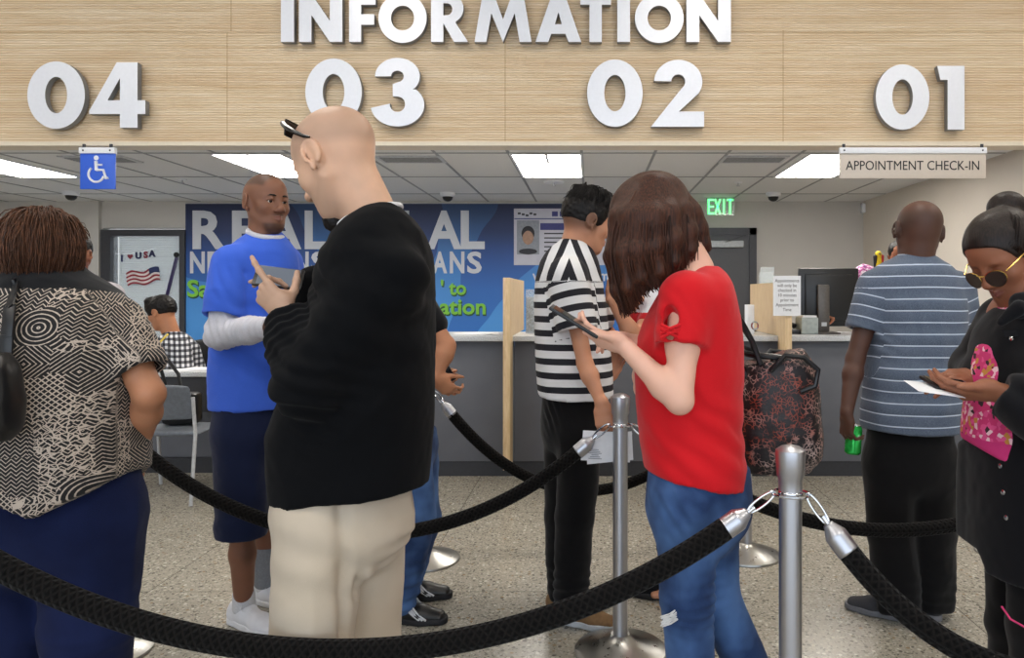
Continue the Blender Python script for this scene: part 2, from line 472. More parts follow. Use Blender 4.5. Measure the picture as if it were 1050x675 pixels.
def hand(B, Wp, D, N, side, s=1.0, curls=((20, 25, 15),)*4, thumb=(.7, .6, -.35), tb=15, k=.006, spread=1.0):
    """Wp wrist, D towards fingers, N out of the back of the hand, side +-1: which way the thumb lies along D x N.
    Returns fingertip positions [index, middle, ring, little, thumb]"""
    D = nrm(D); N = nrm(np.asarray(N)-D*np.dot(N, D)); S = np.cross(D, N)*side
    L = lambda d, t, n: Wp+(D*d+S*t+N*n)*s
    B.seg(L(-.01, 0, 0), L(.03, .002, 0), S, (.027*s, .019*s), (.034*s, .017*s), .012)
    B.seg(L(.03, .0, 0), L(.078, 0, .002), S, (.034*s, .016*s), (.039*s, .013*s), .012)
    B.e(L(.035, .024, -.010), (.026*s, .017*s, .015*s), np.stack([D, S, N], 1), .012)
    B.e(L(.04, -.022, -.008), (.03*s, .013*s, .013*s), np.stack([D, S, N], 1), .012)
    tips = []
    base = [(.088, .029, .002), (.093, .0095, .003), (.089, -.0095, .002), (.08, -.027, 0)]
    ln = [(.043, .026, .021), (.047, .03, .022), (.043, .028, .021), (.034, .021, .019)]
    rd = [.0090, .0092, .0087, .0077]
    for i in range(4):
        c = curls[i if len(curls) > i else -1]; p = L(*base[i]); ang = 0
        sp = S*(base[i][1]*2.2*spread)
        dirn = nrm(D+sp*1.0)
        B.c(L(.06, base[i][1]*.8, 0), p, .010*s, rd[i]*s*1.08, .008)
        for j in range(3):
            ang += math.radians(c[j]); v = dirn*math.cos(ang)-N*math.sin(ang)
            r0 = rd[i]*(1-.1*j)*s; r1 = rd[i]*(1-.1*(j+1))*s
            q = p+v*ln[i][j]*s
            B.c(p, q, r0, r1, k*.7); B.e(p+N*.001, (r0*1.12,)*3, None, k*.5); p = q
        tips.append(p)
    t = nrm(D*thumb[0]+S*thumb[1]+N*thumb[2]); p0 = L(.018, .02, -.008); p1 = p0+t*.042*s
    B.c(p0, p1, .0145*s, .0115*s, .012)
    t2 = nrm(t+D*math.sin(math.radians(tb))*1.2); p2 = p1+t2*.034*s; B.c(p1, p2, .0108*s, .0098*s, k)
    t3 = nrm(t2+D*math.sin(math.radians(tb))*.8-N*.05); p3 = p2+t3*.026*s; B.c(p2, p3, .0098*s, .0078*s, k)
    tips.append(p3); return tips
ARM = (.052, .046, .037, .040, .025)
def arm(B, sh, el, wr, f=1.0, r=ARM):
    sh, el, wr = map(np.asarray, (sh, el, wr)); r = [q*f for q in r]
    m = sh*.55+el*.45; B.c(sh, m, r[0], r[1], .03); B.c(m, el, r[1], r[2], .03)
    m = el*.72+wr*.28; B.c(el, m, r[2]*.98, r[3], .02); B.c(m, wr, r[3], r[4], .02)
def leg(B, hip, kn, an, f=1.0):
    hip, kn, an = map(np.asarray, (hip, kn, an))
    m = kn*.68+an*.32
    B.c(hip, kn, .075*f, .048*f, .03); B.c(kn, m, .046*f, .05*f, .02); B.c(m, an, .05*f, .034*f, .02)
class Person:
    def __init__(s, label, base, H=1.75, yaw=0, vox=.005, skin=None, group=None):
        s.root = empty('person', (base[0], base[1], 0), label, 'person', group)
        s.B = Fld(vox); s.vox = vox; s.skin = skin; s.b = W(base[0], base[1], 0); s.H = H
        a = math.radians(yaw); s.f = W(math.sin(a), math.cos(a), 0); s.r = W(math.cos(a), -math.sin(a), 0)
        L = s.L; h = H
        s.J = dict(neck=L(0, .0, .845*h), chest=L(0, .0, .74*h), waist=L(0, 0, .62*h), pel=L(0, -.005, .53*h))
        for q, n in ((-1, 'L'), (1, 'R')):
            s.J['sh'+n] = L(q*.105*h, 0, .81*h); s.J['el'+n] = L(q*.135*h, -.01*h, .63*h)
            s.J['wr'+n] = L(q*.14*h, .03*h, .485*h); s.J['hip'+n] = L(q*.05*h, 0, .51*h)
            s.J['kn'+n] = L(q*.055*h, .01, .28*h); s.J['an'+n] = L(q*.06*h, -.02, .05*h)
            s.J['toe'+n] = L(q*.075*h, .12, 0)
    def L(s, x, y, z): return s.b+s.r*x+s.f*y+W(0, 0, z)
    def core(s, f=1.0, arms=True, wd=1.0):
        J = s.J; B = s.B
        B.seg(J['pel'], J['waist'], s.r, (.145*f*wd, .095*f), (.125*f*wd, .085*f), .03)
        B.seg(J['waist'], J['chest'], s.r, (.125*f*wd, .085*f), (.15*f*wd, .10*f), .03)
        B.seg(J['chest'], (J['shL']+J['shR'])/2*.6+J['neck']*.4, s.r, (.15*f, .10*f), (.13*f, .075*f), .03)
        B.c(J['shL'], J['neck'], .05*f, .05*f, .03); B.c(J['shR'], J['neck'], .05*f, .05*f, .03)
        for n in 'LR':
            leg(B, J['hip'+n], J['kn'+n], J['an'+n], f)
            t = nrm(J['toe'+n]-J['an'+n]*W(1, 1, 0)); a = J['an'+n]*W(1, 1, 0)
            B.seg(a-t*.03+W(0, 0, .04), a+t*.10+W(0, 0, .028), np.cross(t, (0, 0, 1)), (.027, .027), (.030, .015), .02)
            if arms: arm(B, J['sh'+n], J['el'+n], J['wr'+n], f)
    def body(s, H=None, stub=None, lips=.5, rx=1):
        V, Q = s.B.run(); V = relax(V, Q, rx, .4)
        at = head_attrs(V, H, stub, lips) if H else {'lip': np.zeros(len(V)), 'stub': np.zeros(len(V))}
        return npmesh('body', V, Q, s.skin, s.root, at)
    def cloth(s, name, fld, mat, label=None, pat=None, fk=None, rx=2, parent=None, midx=None):
        V, Q = fld.run(); V = relax(V, Q, rx, .45)
        at = {}
        if pat is not None: at['pat'] = pat(V)
        mi = None
        if midx is not None: mi = midx(V[Q].mean(1))
        if fk is not None: V = folds(V, Q, **fk)
        o = npmesh(name, V, Q, mat, parent or s.root, at, midx=mi)
        if label: o['label'] = label
        return o
    def trousers(s, mat, name='trousers', label=None, r=(.105, .085, .075), seat=(.17, .125), top=None, hem=None, h=.007, fk=None, an=None, k=.02, low=.0, pelvis=None, midx=None):
        J = s.J; T = Fld(h); top = J['pel'][2]+.09 if top is None else top
        pel = J['pel'] if pelvis is None else pelvis
        T.seg(pel+W(0, 0, -.03), pel+W(0, 0, .12), s.r, seat, (seat[0]*.93, seat[1]*.9), .03)
        for n in 'LR':
            a = J['an'+n] if an is None else an[n]
            hp = J['hip'+n]; kn = J['kn'+n]
            T.c(hp+(kn-hp)*.08, kn, r[0], r[1], .035); T.c(kn, a+W(0, 0, low), r[1], r[2], k)
        T.cut((0, 0, top), (0, 0, 1))
        if hem is not None: T.cut((0, 0, hem), (0, 0, -1))
        if fk is None:
            fk = dict(amp=.004, sc=(10, 10, 3), spots=[(J['knL'], (.2, .3, 1), .13, .09, .003), (J['knR'], (-.2, .3, 1), .13, .08, .003),
                 (J['anL']+W(0, 0, .07), (.3, .2, 1), .10, .05, .004), (J['anR']+W(0, 0, .07), (-.3, .2, 1), .10, .05, .004)], seed=s.b[0]*7)
        return s.cloth(name, T, mat, label, fk=fk, midx=midx, pat=lambda V: V-s.b)
    def shoe(s, n, mats, L=.28, label=None, laces=None, tilt=0, toe=None, z=0, w=1.0, name='shoe'):
        """mats: upper, sole"""
        a = s.J['an'+n]*W(1, 1, 0)+W(0, 0, z); t = nrm((s.J['toe'+n] if toe is None else toe)*W(1, 1, 0)-a*W(1, 1, 0)); u = np.cross(t, (0, 0, 1))
        up = W(0, 0, 1); h = a-t*.26*L; F = Fld(.004)
        q = lambda d, x, zz: h+t*d*L+u*x+up*zz
        F.seg(q(.02+.09, 0, .045), q(.34, 0, .05), u, (.034*w, .045), (.036*w, .045), .02)
        F.seg(q(.34, 0, .045), q(.62, 0, .036), u, (.036*w, .045), (.043*w, .034), .02)
        F.seg(q(.62, 0, .034), q(.88, .0, .028), u, (.046*w, .036), (.036*w, .024), .02)
        F.c(q(.13, 0, .05), q(.17, 0, .085), .037*w, .036, .02)
        F.c(q(.3, 0, .06), q(.24, 0, .085), .034, .036, .02)
        F.cut(q(0, 0, .095), up); F.c(q(.2, 0, .08), q(.2, 0, .13), .029, .031, .004, True)
        F.cut(q(0, 0, .018), -up)
        V, Q = F.run(); V = relax(V, Q, 2)
        o = npmesh(name, V, Q, mats[0], s.root)
        if label: o['label'] = label
        G = Fld(.0035)
        G.seg(q(.1, 0, .016), q(.35, 0, .016), u, (.037*w, .05), (.036*w, .05), .02)
        G.seg(q(.35, 0, .016), q(.64, 0, .016), u, (.036*w, .05), (.048*w, .05), .02)
        G.seg(q(.64, 0, .016), q(.875, 0, .016), u, (.048*w, .05), (.037*w, .05), .02)
        G.cut(q(0, 0, .028), up); G.cut(q(0, 0, .002), -up)
        V, Q = G.run(); npmesh('sole', V, Q, mats[1], o)
        if laces:
            m = MB()
            for i in range(5):
                d = .36+.07*i; zz = .096-.0095*i*1.0
                pts = [q(d, x*.026, zz-.014*x*x) for x in np.linspace(-1, 1, 7)]
                m.tube(pts, .0028, 6); pts = [q(d+.05*(x+1)/2, x*.026, zz-.003-.014*x*x) for x in np.linspace(-1, 1, 7)]
                m.tube(pts, .0028, 6)
            for sd in (-1, 1):
                m.tube([q(.35, 0, .099), q(.33, sd*.02, .112), q(.37, sd*.038, .09), q(.4, sd*.03, .075), q(.36, 0, .097)], .0025, 6)
            m.build('laces', laces, o)
        return o
def eyes(p, H, iris='#2a1a12', look=(0, 0)):
    for q in (-1, 1):
        bm = bmesh.new(); bmesh.ops.create_uvsphere(bm, u_segments=20, v_segments=14, radius=.0122*H.s)
        V = np.array([v.co[:] for v in bm.verts]); Fc = [[v.index for v in f.verts] for f in bm.faces]; bm.free()
        d = nrm(W(look[0], 1, look[1])); ce = H(q*.031, .0735, .005)
        fc = np.array([V[f].mean(0) for f in Fc]); fd = fc@d/(.0122*H.s)
        mi = np.where(fd > .93, 2, np.where(fd > .80, 1, 0))
        Vw = ce+(V@H.M.T)
        npmesh('eye', Vw, Fc, [MT['sclera'], plain('iris', iris, .2), MT['pupil']], p.root, midx=mi)
def brows(p, H, mat, r=.0035, lift=0):
    for q in (-1, 1):
        m = MB(); m.tube([H(q*.013, .0925, .0275+lift), H(q*.022, .0930, .0300+lift), H(q*.034, .0890, .0305+lift), H(q*.048, .0770, .0245+lift)], [r*.8, r*1.15, r, r*.4], 8)
        m.build('eyebrow', mat, p.root)
def capbase(F, H, t=.006, back=0.0):
    F.e(H(0, -.014-back*.5, .034), np.array((.075+t, .097+t+back*.5, .086+t))*H.s, H.M, .02*H.s)
    F.e(H(0, .012, .045), np.array((.066+t+.003, .080+t+.002, .070+t+.006))*H.s, H.M, .03*H.s)
def hair_from(p, F, mat, nz=(60, .003), big=(14, .004), rx=1, label=None, H=None, name='hair'):
    V, Q = F.run(); V = relax(V, Q, rx, .4)
    N = vnormals(V, Q); q = H.inv(V)*H.s if H else V-p.b
    V = V+N*(nz[1]*vnoise(q*nz[0])+big[1]*vnoise(q*big[0]+3))[:, None]
    o = npmesh(name, V, Q, mat, p.root, {'pat': q})
    if label: o['label'] = label
    return o
def phone(c, long, face, w=.072, l=.145, t=.009, label='black smartphone', case=None, lit=False):
    """long: direction of the long edge, face: direction the screen faces"""
    lo = nrm(long); fa = nrm(np.asarray(face)-lo*np.dot(face, lo)); sd = np.cross(lo, fa)
    r = empty('smartphone', c, label, 'phone')
    m = MB(); m.obox(c, sd, lo, fa, w/2, l/2, t/2, 0, .0035); m.obox(c-fa*t*.52+lo*l*.38+sd*w*.28, sd, lo, fa, .01, .01, .001, 0, .0006)
    m.build('phone_case', case or MT['phone'], r)
    m = MB(); m.obox(c+fa*(t/2+.0003), sd, lo, fa, w/2-.004, l/2-.010, .0006); m.build('screen', MT['screen_lit'] if lit else MT['screen'], r)
    return r
MT = {}
MT['sclera'] = plain('sclera', '#d8d0c8', .2, var=.02)
MT['pupil'] = plain('pupil', '#050404', .1)
MT['phone'] = plain('phone case black', '#101114', .35)
MT['screen'] = plain('dark glass screen', '#0b0d12', .08)
t = NT('lit phone screen'); t.set(col='#202428', rough=.1, em='#aab4c4', ems=.35); MT['screen_lit'] = t.m
MT['rubber'] = plain('rubber', '#15151a', .7)
MT['white_rubber'] = plain('white rubber', '#dcdcdf', .5, var=.04)
MT['grey_rubber'] = plain('grey rubber', '#6b6b70', .6)
def brushed(name, col, rough=.36, sc=(300, 300, 4)):
    t = NT(name); n = t.noise(t.scale(t.obj(), sc), 1, 3)
    t.set(col=col, metal=1.0, rough=t.math('ADD', t.math('MULTIPLY', n, .22), rough-.1)); t.bump(n, .03, .0003); return t.m
MT['steel'] = brushed('brushed steel', '#b8b9bf')
MT['steel_base'] = brushed('brushed steel base', '#a9a8a4', .3, (40, 40, 40))
MT['chrome'] = plain('chrome', '#d0d2d6', .12, 1.0, var=.02)
MT['gold'] = plain('gold metal', '#c9a45c', .25, 1.0, var=.05)
MT['paper'] = plain('paper', '#e6e8ec', .8, var=.03)
MT['ink'] = plain('ink', '#15161a', .7)
MT['dark_grey'] = plain('dark grey metal', '#3a3b40', .45, .2)
MT['light_grey'] = plain('light grey plastic', '#b9bcc0', .45)
MT['white_paint'] = plain('white paint', '#e4e6ea', .5, var=.02)
MT['mid_plastic'] = plain('grey plastic', '#6f7680', .5)
# wood of the counter dividers
t = NT('pale maple'); v = t.obj(); n = t.noise(t.scale(v, (14, 14, 1.6)), 4, 5, .6, 1.2)
t.set(col=t.ramp(n, [(.3, lin('#c9ab80')), (.7, lin('#e3caa2'))]), rough=.45); MT['maple'] = t.m
# slatted soffit wood
t = NT('slatted oak'); v = t.obj(); X = t.xyz(v)
n = t.noise(t.scale(v, (1.6, 1, 46)), 1, 4, .6); n2 = t.noise(t.scale(v, (7, 1, 160)), 1, 3, .6); n3 = t.noise(t.scale(v, (.35, 1, 9)), 1, 2, .5)
pan = t.math('FRACT', t.math('DIVIDE', t.math('ADD', X[2], .02), .62))
wv = t.math('SINE', t.math('MULTIPLY', X[2], 2*PI/.0185))
base = t.ramp(n, [(.28, lin('#cfb693')), (.5, lin('#decaab')), (.72, lin('#ead9c0'))])
base = t.mix(t.ramp(n2, [(.45, (0, 0, 0, 1)), (.75, (.45, .45, .45, 1))]), base, lin('#c09c74'))
base = t.mix(t.ramp(n3, [(.4, (0, 0, 0, 1)), (.8, (.4, .4, .4, 1))]), base, lin('#c09a72'))
gr = t.ramp(wv, [(0.0, (1, 1, 1, 1)), (.22, (0, 0, 0, 1))])
base = t.mix(t.math('MULTIPLY', gr, .34), base, lin('#a2835e'))
t.set(col=base, rough=.5); t.bump(wv, .5, .004); MT['slat'] = t.m
t = NT('terrazzo floor'); v = t.obj(); X = t.xyz(v)
a = t.vor(v, 50, 'F1', 'Color'); ax = t.xyz(a)
d = t.vor(v, 50, 'F1', 'Distance'); b = t.xyz(t.vor(v, 150, 'F1', 'Color'))
base = t.ramp(ax[0], [(0, lin('#45413c')), (.10, lin('#6f6a61')), (.2, lin('#a39c8f')), (.5, lin('#b3ac9e')), (.74, lin('#c4bdae')), (.88, lin('#dcd7ca')), (.95, lin('#8f7450'))], 'CONSTANT')
small = t.ramp(b[0], [(0, lin('#4a4742')), (.1, lin('#9b968a')), (.45, lin('#a59f92')), (.9, lin('#c6c1b4'))], 'CONSTANT')
base = t.mix(t.ramp(d, [(.35, (0, 0, 0, 1)), (.42, (1, 1, 1, 1))]), base, small)
big = t.noise(v, .8, 3); base = t.mix(.25, base, t.ramp(big, [(.3, lin('#8c8678')), (.7, lin('#b5afa2'))]))
jx = t.math('LESS_THAN', t.math('FRACT', t.math('DIVIDE', t.math('ADD', X[0], 3.27), 1.22)), .004)
jy = t.math('LESS_THAN', t.math('FRACT', t.math('DIVIDE', t.math('ADD', X[1], .3), 1.22)), .004)
base = t.mix(t.math('MULTIPLY', t.math('MAXIMUM', jx, jy), .75), base, lin('#4b463e'))
t.set(col=base, rough=.26, spec=.5); MT['terrazzo'] = t.m
MT['wall'] = plain('grey painted wall', '#c2beb8', .8, var=.02, nsc=3)
MT['wall_warm'] = plain('warm white painted wall', '#cdc5ba', .8, var=.02, nsc=3)
t = NT('ceiling tile'); v = t.obj(); n = t.noise(v, 220, 3); t.set(col=t.ramp(n, [(.35, lin('#d2d3d4')), (.5, lin('#dcdddd'))]), rough=.9); t.bump(n, .3, .002); MT['tile'] = t.m
MT['tgrid'] = plain('ceiling grid', '#8a8d8f', .5, var=.03)
MT['counter_front'] = plain('grey laminate', '#5d5f66', .5, var=.06, nsc=6)
MT['kick'] = plain('dark base', '#2a2b30', .5)
t = NT('speckled quartz'); n = t.noise(t.obj(), 190, 4, .7); t.set(col=t.ramp(n, [(.35, lin('#8d9094')), (.5, lin('#c2c5c8')), (.65, lin('#e0e2e4'))]), rough=.3); MT['quartz'] = t.m
MT['navy'] = plain('mural navy', '#16284f', .5, var=.05)
MT['letter'] = plain('white letter face', '#dfe2ea', .35, .15, var=.02)
MT['letter_side'] = plain('letter return', '#85888c', .4, .3, var=.03)
MT['light'] = emit('light diffuser', '#fff9f0', 21.0)
MT['exit_green'] = emit('exit letters', '#1ee06a', 1.6)
t = NT('clear acrylic'); t.set(col='#dfe8ea', rough=.08, alpha=.28); MT['acrylic'] = t.m
t = NT('window glass'); t.set(col='#cfd8dc', rough=.05, alpha=.18, spec=.6); MT['glass'] = t.m
# braided rope
t = NT('braided black rope'); v = t.attr('pat'); X = t.xyz(v)
p1 = t.math('SINE', t.math('ADD', t.math('MULTIPLY', X[0], 2*PI*6), t.math('MULTIPLY', X[1], 2*PI/.021)))
p2 = t.math('SINE', t.math('SUBTRACT', t.math('MULTIPLY', X[0], 2*PI*6), t.math('MULTIPLY', X[1], 2*PI/.021)))
w = t.math('MAXIMUM', p1, p2); t.set(col=t.ramp(w, [(.2, lin('#070707')), (1, lin('#161413'))]), rough=.92, sheen=.05, spec=.1); t.bump(w, .55, .004); MT['rope'] = t.m
# ---------------------------------------------------------------- lettering
def curve_mesh(cu, name, M, mats, parent=None, side=None):
    ob = bpy.data.objects.new('tmp', cu); C.objects.link(ob)
    dg = bpy.context.evaluated_depsgraph_get(); me = bpy.data.meshes.new_from_object(ob.evaluated_get(dg)); bpy.data.objects.remove(ob)
    me.transform(M); 
    pl = root_loc(parent); me.transform(Matrix.Translation([-a for a in pl]))
    me.materials.clear()
    for m in mats: me.materials.append(m)
    me.update()
    nv = (M.to_3x3()@Vector((0, 0, 1))).normalized()
    for p in me.polygons: p.material_index = 0 if (len(mats) == 1 or p.normal.dot(nv) > .7) else 1
    o = bpy.data.objects.new(name, me); C.objects.link(o)
    if parent: o.parent = parent
    return o
def face_M(x, y, z, sx=1, sz=1, rot=0):
    """glyph plane facing the camera side (-Y): glyph x -> +X, glyph y -> +Z, glyph z -> -Y"""
    return Matrix.Translation((x, y, z))@Matrix(((1,0,0,0),(0,0,-1,0),(0,1,0,0),(0,0,0,1)))@Matrix.Rotation(rot, 4, 'Z')@Matrix.Diagonal((sx, sz, 1, 1))
def glyph(name, loops, M, mats, ext, parent=None):
    cu = bpy.data.curves.new('g', 'CURVE'); cu.dimensions = '2D'; cu.fill_mode = 'BOTH'; cu.extrude = ext
    for lp in loops:
        sp = cu.splines.new('POLY'); sp.points.add(len(lp)-1); sp.use_cyclic_u = True
        for q, (x, y) in zip(sp.points, lp): q.co = (x, y, 0, 1)
    return curve_mesh(cu, name, M, mats, parent)
def text(name, s, x, y, z, size, mat, ext=.001, bold=0, sx=1, parent=None, align='LEFT', M=None, rot=0, line=1.0, sz=1):
    cu = bpy.data.curves.new('t', 'FONT'); cu.body = s; cu.size = size; cu.extrude = ext; cu.offset = bold
    cu.align_x = align; cu.space_line = line; cu.resolution_u = 3
    return curve_mesh(cu, name, M or face_M(x, y, z, sx, sz, rot), [mat], parent)
def arc(cx, cy, rx, ry, a0, a1, n=24):
    return [(cx+rx*math.cos(math.radians(a)), cy+ry*math.sin(math.radians(a))) for a in np.linspace(a0, a1, n)]
def ell_(cx, cy, rx, ry, n=56): return arc(cx, cy, rx, ry, 0, 360-360/n, n)
GL = {
 'I': (.27, [[(0,0),(.27,0),(.27,1),(0,1)]]),
 'N': (.90, [[(0,0),(.26,0),(.26,.56),(.64,0),(.90,0),(.90,1),(.64,1),(.64,.44),(.26,1),(0,1)]]),
 'F': (.57, [[(0,0),(.26,0),(.26,.36),(.54,.36),(.54,.58),(.26,.58),(.26,.78),(.57,.78),(.57,1),(0,1)]]),
 'O': (1.02, [ell_(.51,.5,.51,.52), ell_(.51,.5,.245,.26)[::-1]]),
 'R': (.79, [[(0,0),(.26,0),(.26,.39),(.49,0),(.79,0),(.52,.405)]+arc(.40,.70,.29,.30,-62,90,20)+[(0,1)],
             [(.26,.56),(.26,.81),(.34,.81)]+arc(.34,.685,.115,.125,80,-80,12)+[(.34,.56)]]),
 'M': (1.20, [[(0,0),(.25,0),(.355,.60),(.60,0),(.60,0),(.845,.60),(.95,0),(1.20,0),(1.03,1),(.79,1),(.60,.47),(.41,1),(.17,1)]]),
 'A': (.97, [[(0,0),(.27,0),(.335,.17),(.635,.17),(.70,0),(.97,0),(.62,1),(.35,1)], [(.41,.37),(.485,.62),(.56,.37)][::-1]]),
 'T': (.65, [[(.195,0),(.455,0),(.455,.78),(.65,.78),(.65,1),(0,1),(0,.78),(.195,.78)]]),
 '0': (.86, [ell_(.43,.5,.43,.5), ell_(.43,.5,.165,.27)[::-1]]),
 '4': (.86, [[(.47,0),(.74,0),(.74,.21),(.86,.21),(.86,.42),(.74,.42),(.74,1),(.42,1),(0,.26),(0,.21),(.47,.21)], [(.28,.42),(.47,.76),(.47,.42)][::-1]]),
 '1': (.42, [[(.16,0),(.42,0),(.42,1),(0,1),(.05,.78),(.16,.78)]]),
 '2': (.76, [arc(.39,.68,.345,.33,178,-32,30)+[(.40,.23),(.76,.23),(.76,0),(0,0),(.40,.53)]+arc(.39,.68,.10,.11,-50,178,16)]),
 '3': (.80, [arc(.40,.735,.335,.275,180,-38,26)+[(.625,.545)]+arc(.40,.31,.40,.32,45,-172,34)+[(.29,.33)]+arc(.40,.32,.115,.115,-175,80,16)+[(.33,.44),(.33,.62)]+arc(.40,.735,.095,.085,-80,180,14)]),
}
# ---------------------------------------------------------------- the room
def struct(name, mb, mats, parent=None):
    o = mb.build(name, mats, parent)
    if parent is None: o['kind'] = 'structure'
    return o
D0 = 5.40                                   # face of the service counter and of the soffit above it
XL, XR, YB, ZC, ZL = -7.6, 3.47, 9.2, 2.56, 4.4
struct('floor', MB().box(XL, 5.2, -5, YB+.1, -.1, 0), MT['terrazzo'])
struct('ceiling', MB().box(XL, XR, D0+.16, YB+.1, ZC, ZC+.05), MT['tile'])
g = MB()
for k in range(-12, 8):
    x = -.68+.6096*k
    if XL < x < XR: g.box(x-.012, x+.012, D0+.17, YB-.01, ZC-.004, ZC+.002)
for y in (6.04, 7.262, 8.484): g.box(XL+.01, XR-.01, y-.012, y+.012, ZC-.0045, ZC+.001)
o = g.build('ceiling_grid', MT['tgrid'], bpy.data.objects['ceiling'])
struct('ceiling_lobby', MB().box(XL, 5.2, -5, D0-.01, ZL, ZL+.05), MT['tile'])
w = MB()   # back wall with an opening for the glazed door panel on the left
for a in ((XL, -6.18), (-5.12, XR)): w.box(a[0], a[1], YB, YB+.12, 0, ZC)
w.box(-6.18, -5.12, YB, YB+.12, 2.22, ZC)
struct('wall_back', w, MT['wall'])
struct('wall_right', MB().box(XR, XR+.12, D0, YB+.12, 0, ZC+.05), MT['wall_warm'])
struct('wall_lobby_right', MB().box(5.2, 5.32, -5, D0+.1, 0, ZL), MT['wall_warm'])
struct('wall_front_right', MB().box(XR+.12, 5.2, D0+.01, D0+.15, 0, 2.487), MT['wall_warm'])
struct('wall_left', MB().box(XL-.12, XL, -5, YB+.12, 0, ZL), MT['wall'])
struct('trim_1', MB().box(-6.30, -6.20, YB-.06, YB, 0, ZC), MT['wall'])
struct('baseboard_back', MB().box(-5.0, XR, YB-.015, YB, 0, .1), MT['kick'])
# the office glimpsed through the glazing
struct('wall_office', MB().box(XL, -4.6, YB+1.6, YB+1.7, 0, ZC), MT['wall'])
# slatted oak soffit
so = MB().box(XL, 5.2, D0, D0+.16, 2.49+.028, ZL)
struct('wall_soffit', so, MT['slat'])
struct('trim_2', MB().box(XL, 5.2, D0-.006, D0+.165, 2.488, 2.518), plain('pale edge trim', '#d8ccb8', .5, var=.03))
sm_ = MB()
for px, z0, z1 in ((233, 2.52, 3.33), (237, 3.34, 4.38), (518, 2.52, 3.35), (803, 2.52, 3.35), (-50, 2.52, 4.38), (1090, 2.52, 4.3)):
    x = (px-CX)*D0/FP; sm_.box(x-.0022, x+.0022, D0-.0012, D0+.002, z0, z1)
sm_.box(XL, 5.2, D0-.001, D0+.002, 3.333, 3.337)
sm_.build('panel_seam', plain('seam shadow gap', '#a3875f', .8), bpy.data.objects['wall_soffit'])
# letters on the soffit
def sign_letter(ch, px0, px1, pyb, pyt, name, label, group=None, dep=.05, off=.028):
    wd, lp = GL[ch]; y = D0-off-dep; k = (D0-off-dep)/FP
    x0, x1 = (px0-CX)*k, (px1-CX)*k; z0, z1 = HC-(pyb-CY)*k, HC-(pyt-CY)*k
    r = empty(name, ((x0+x1)/2, y, z0), label, 'letter' if ch.isalpha() else 'number', group)
    glyph('face', lp, face_M(x0, y+dep/2, z0, (x1-x0)/wd, z1-z0), [MT['letter'], MT['letter_side']], dep/2, r)
    pins = {'I': [(.5, .15), (.5, .85)], '1': [(.7, .15), (.7, .85)]}.get(ch, [(.15, .5), (.85, .5)] if ch in '0O' else [(.2, .12), (.5, .92)] if ch == 'A' else [(.62, .1), (.62, .9)] if ch == '4' else [(.15, .1), (.3, .93)] if ch != 'T' else [(.5, .1), (.5, .9)])
    for a, b in pins: MB().lathe((x0+(x1-x0)*a, D0-.0005, z0+(z1-z0)*b), [(.006, 0), (.006, off+.001)], 8, axis=(0, -1, 0)).build('standoff', MT['steel'], r)
info = [('I',288,301.5),('N',306.5,351),('F',358,385),('O',388,437.5),('R',442,480),('M',486.5,545),('A',549,596),('T',595,626.5),('I',633,646),('O',651,701),('N',704,749.5)]
adj = ['first letter I of INFORMATION, beside its first N', 'first letter N of INFORMATION, between I and F', 'letter F of INFORMATION, after the first N', 'first letter O of INFORMATION, between F and R', 'letter R of INFORMATION, before the M', 'letter M of INFORMATION, the widest letter of the word', 'letter A of INFORMATION, between M and T', 'letter T of INFORMATION, between A and I', 'second letter I of INFORMATION, between T and O', 'second letter O of INFORMATION, before the last N', 'last letter N of INFORMATION, ending the word']
for (ch, a, b), l in zip(info, adj):
    py = 43 if ch != 'O' else 44
    sign_letter(ch, a, b, 43, -6, 'sign_letter', 'large white '+l, 'letters of the word INFORMATION')
for ch, a, b, yb, yt, l in (('0',28,87,132,63,'numeral 0 of 04, above the blue wheelchair sign'), ('4',91.5,149,131,64,'numeral 4 of 04, at the left end of the wooden fascia'),
        ('0',313,371,129,60,'numeral 0 of 03, behind the bald head with sunglasses'), ('3',380,435,129,60,'numeral 3 of 03 on the wooden fascia'),
        ('0',602,659,130,61,'numeral 0 of 02, below the letters TI'), ('2',667.5,722,130,62,'numeral 2 of 02 on the wooden fascia'),
        ('0',898,953,133,66,'numeral 0 of 01, above the appointment sign'), ('1',961,989,133,67.5,'numeral 1 of 01, at the right of the wooden fascia')):
    sign_letter(ch, a, b, yb, yt, 'sign_number', 'white '+l, 'window numbers on the fascia')
# hanging signs
def hang_sign(px0, px1, yt, yc, yb, d, mat, label, name='hanging_sign'):
    x0, x1 = [(q-CX)*d/FP for q in (px0, px1)]; zt, zc, zb = [HC-(q-CY)*d/FP for q in (yt, yc, yb)]
    r = empty(name, ((x0+x1)/2, d, zb), label, 'sign')
    MB().box(x0, x1, d, d+.012, zb, zc+.01, 0, .002).build('panel', mat, r)
    m = MB().box(x0-.002, x1+.002, d-.012, d+.022, zc, zt, 0, .002); m.build('rail', MT['white_paint'], r)
    for q in (x0+.03, x1-.03):
        MB().lathe((q, d-.0125, (zc+zt)/2), [(.007, 0), (.006, .003)], 12, axis=(0, -1, 0)).build('bolt', MT['dark_grey'], r)
        MB().box(q-.01, q+.01, d-.004, d+.006, zt, 2.4885).build('hanger', MT['dark_grey'], r)
    return r, x0, x1, zb, zc
blue = plain('sign blue', '#2f5fd0', .4, var=.02)
r, x0, x1, zb, zc = hang_sign(82, 118, 151.5, 157.5, 194, D0-.06, blue, 'blue wheelchair symbol sign hanging below the 04')
cx, cz, u = (x0+x1)/2, (zb+zc)/2, .0068; y = D0-.0625
ic = MB(); ic.lathe((cx-u*1.2, y+.002, cz+u*14.5), [(u*2.6, 0), (u*2.6, .003)], 20, axis=(0, -1, 0), sm=False)
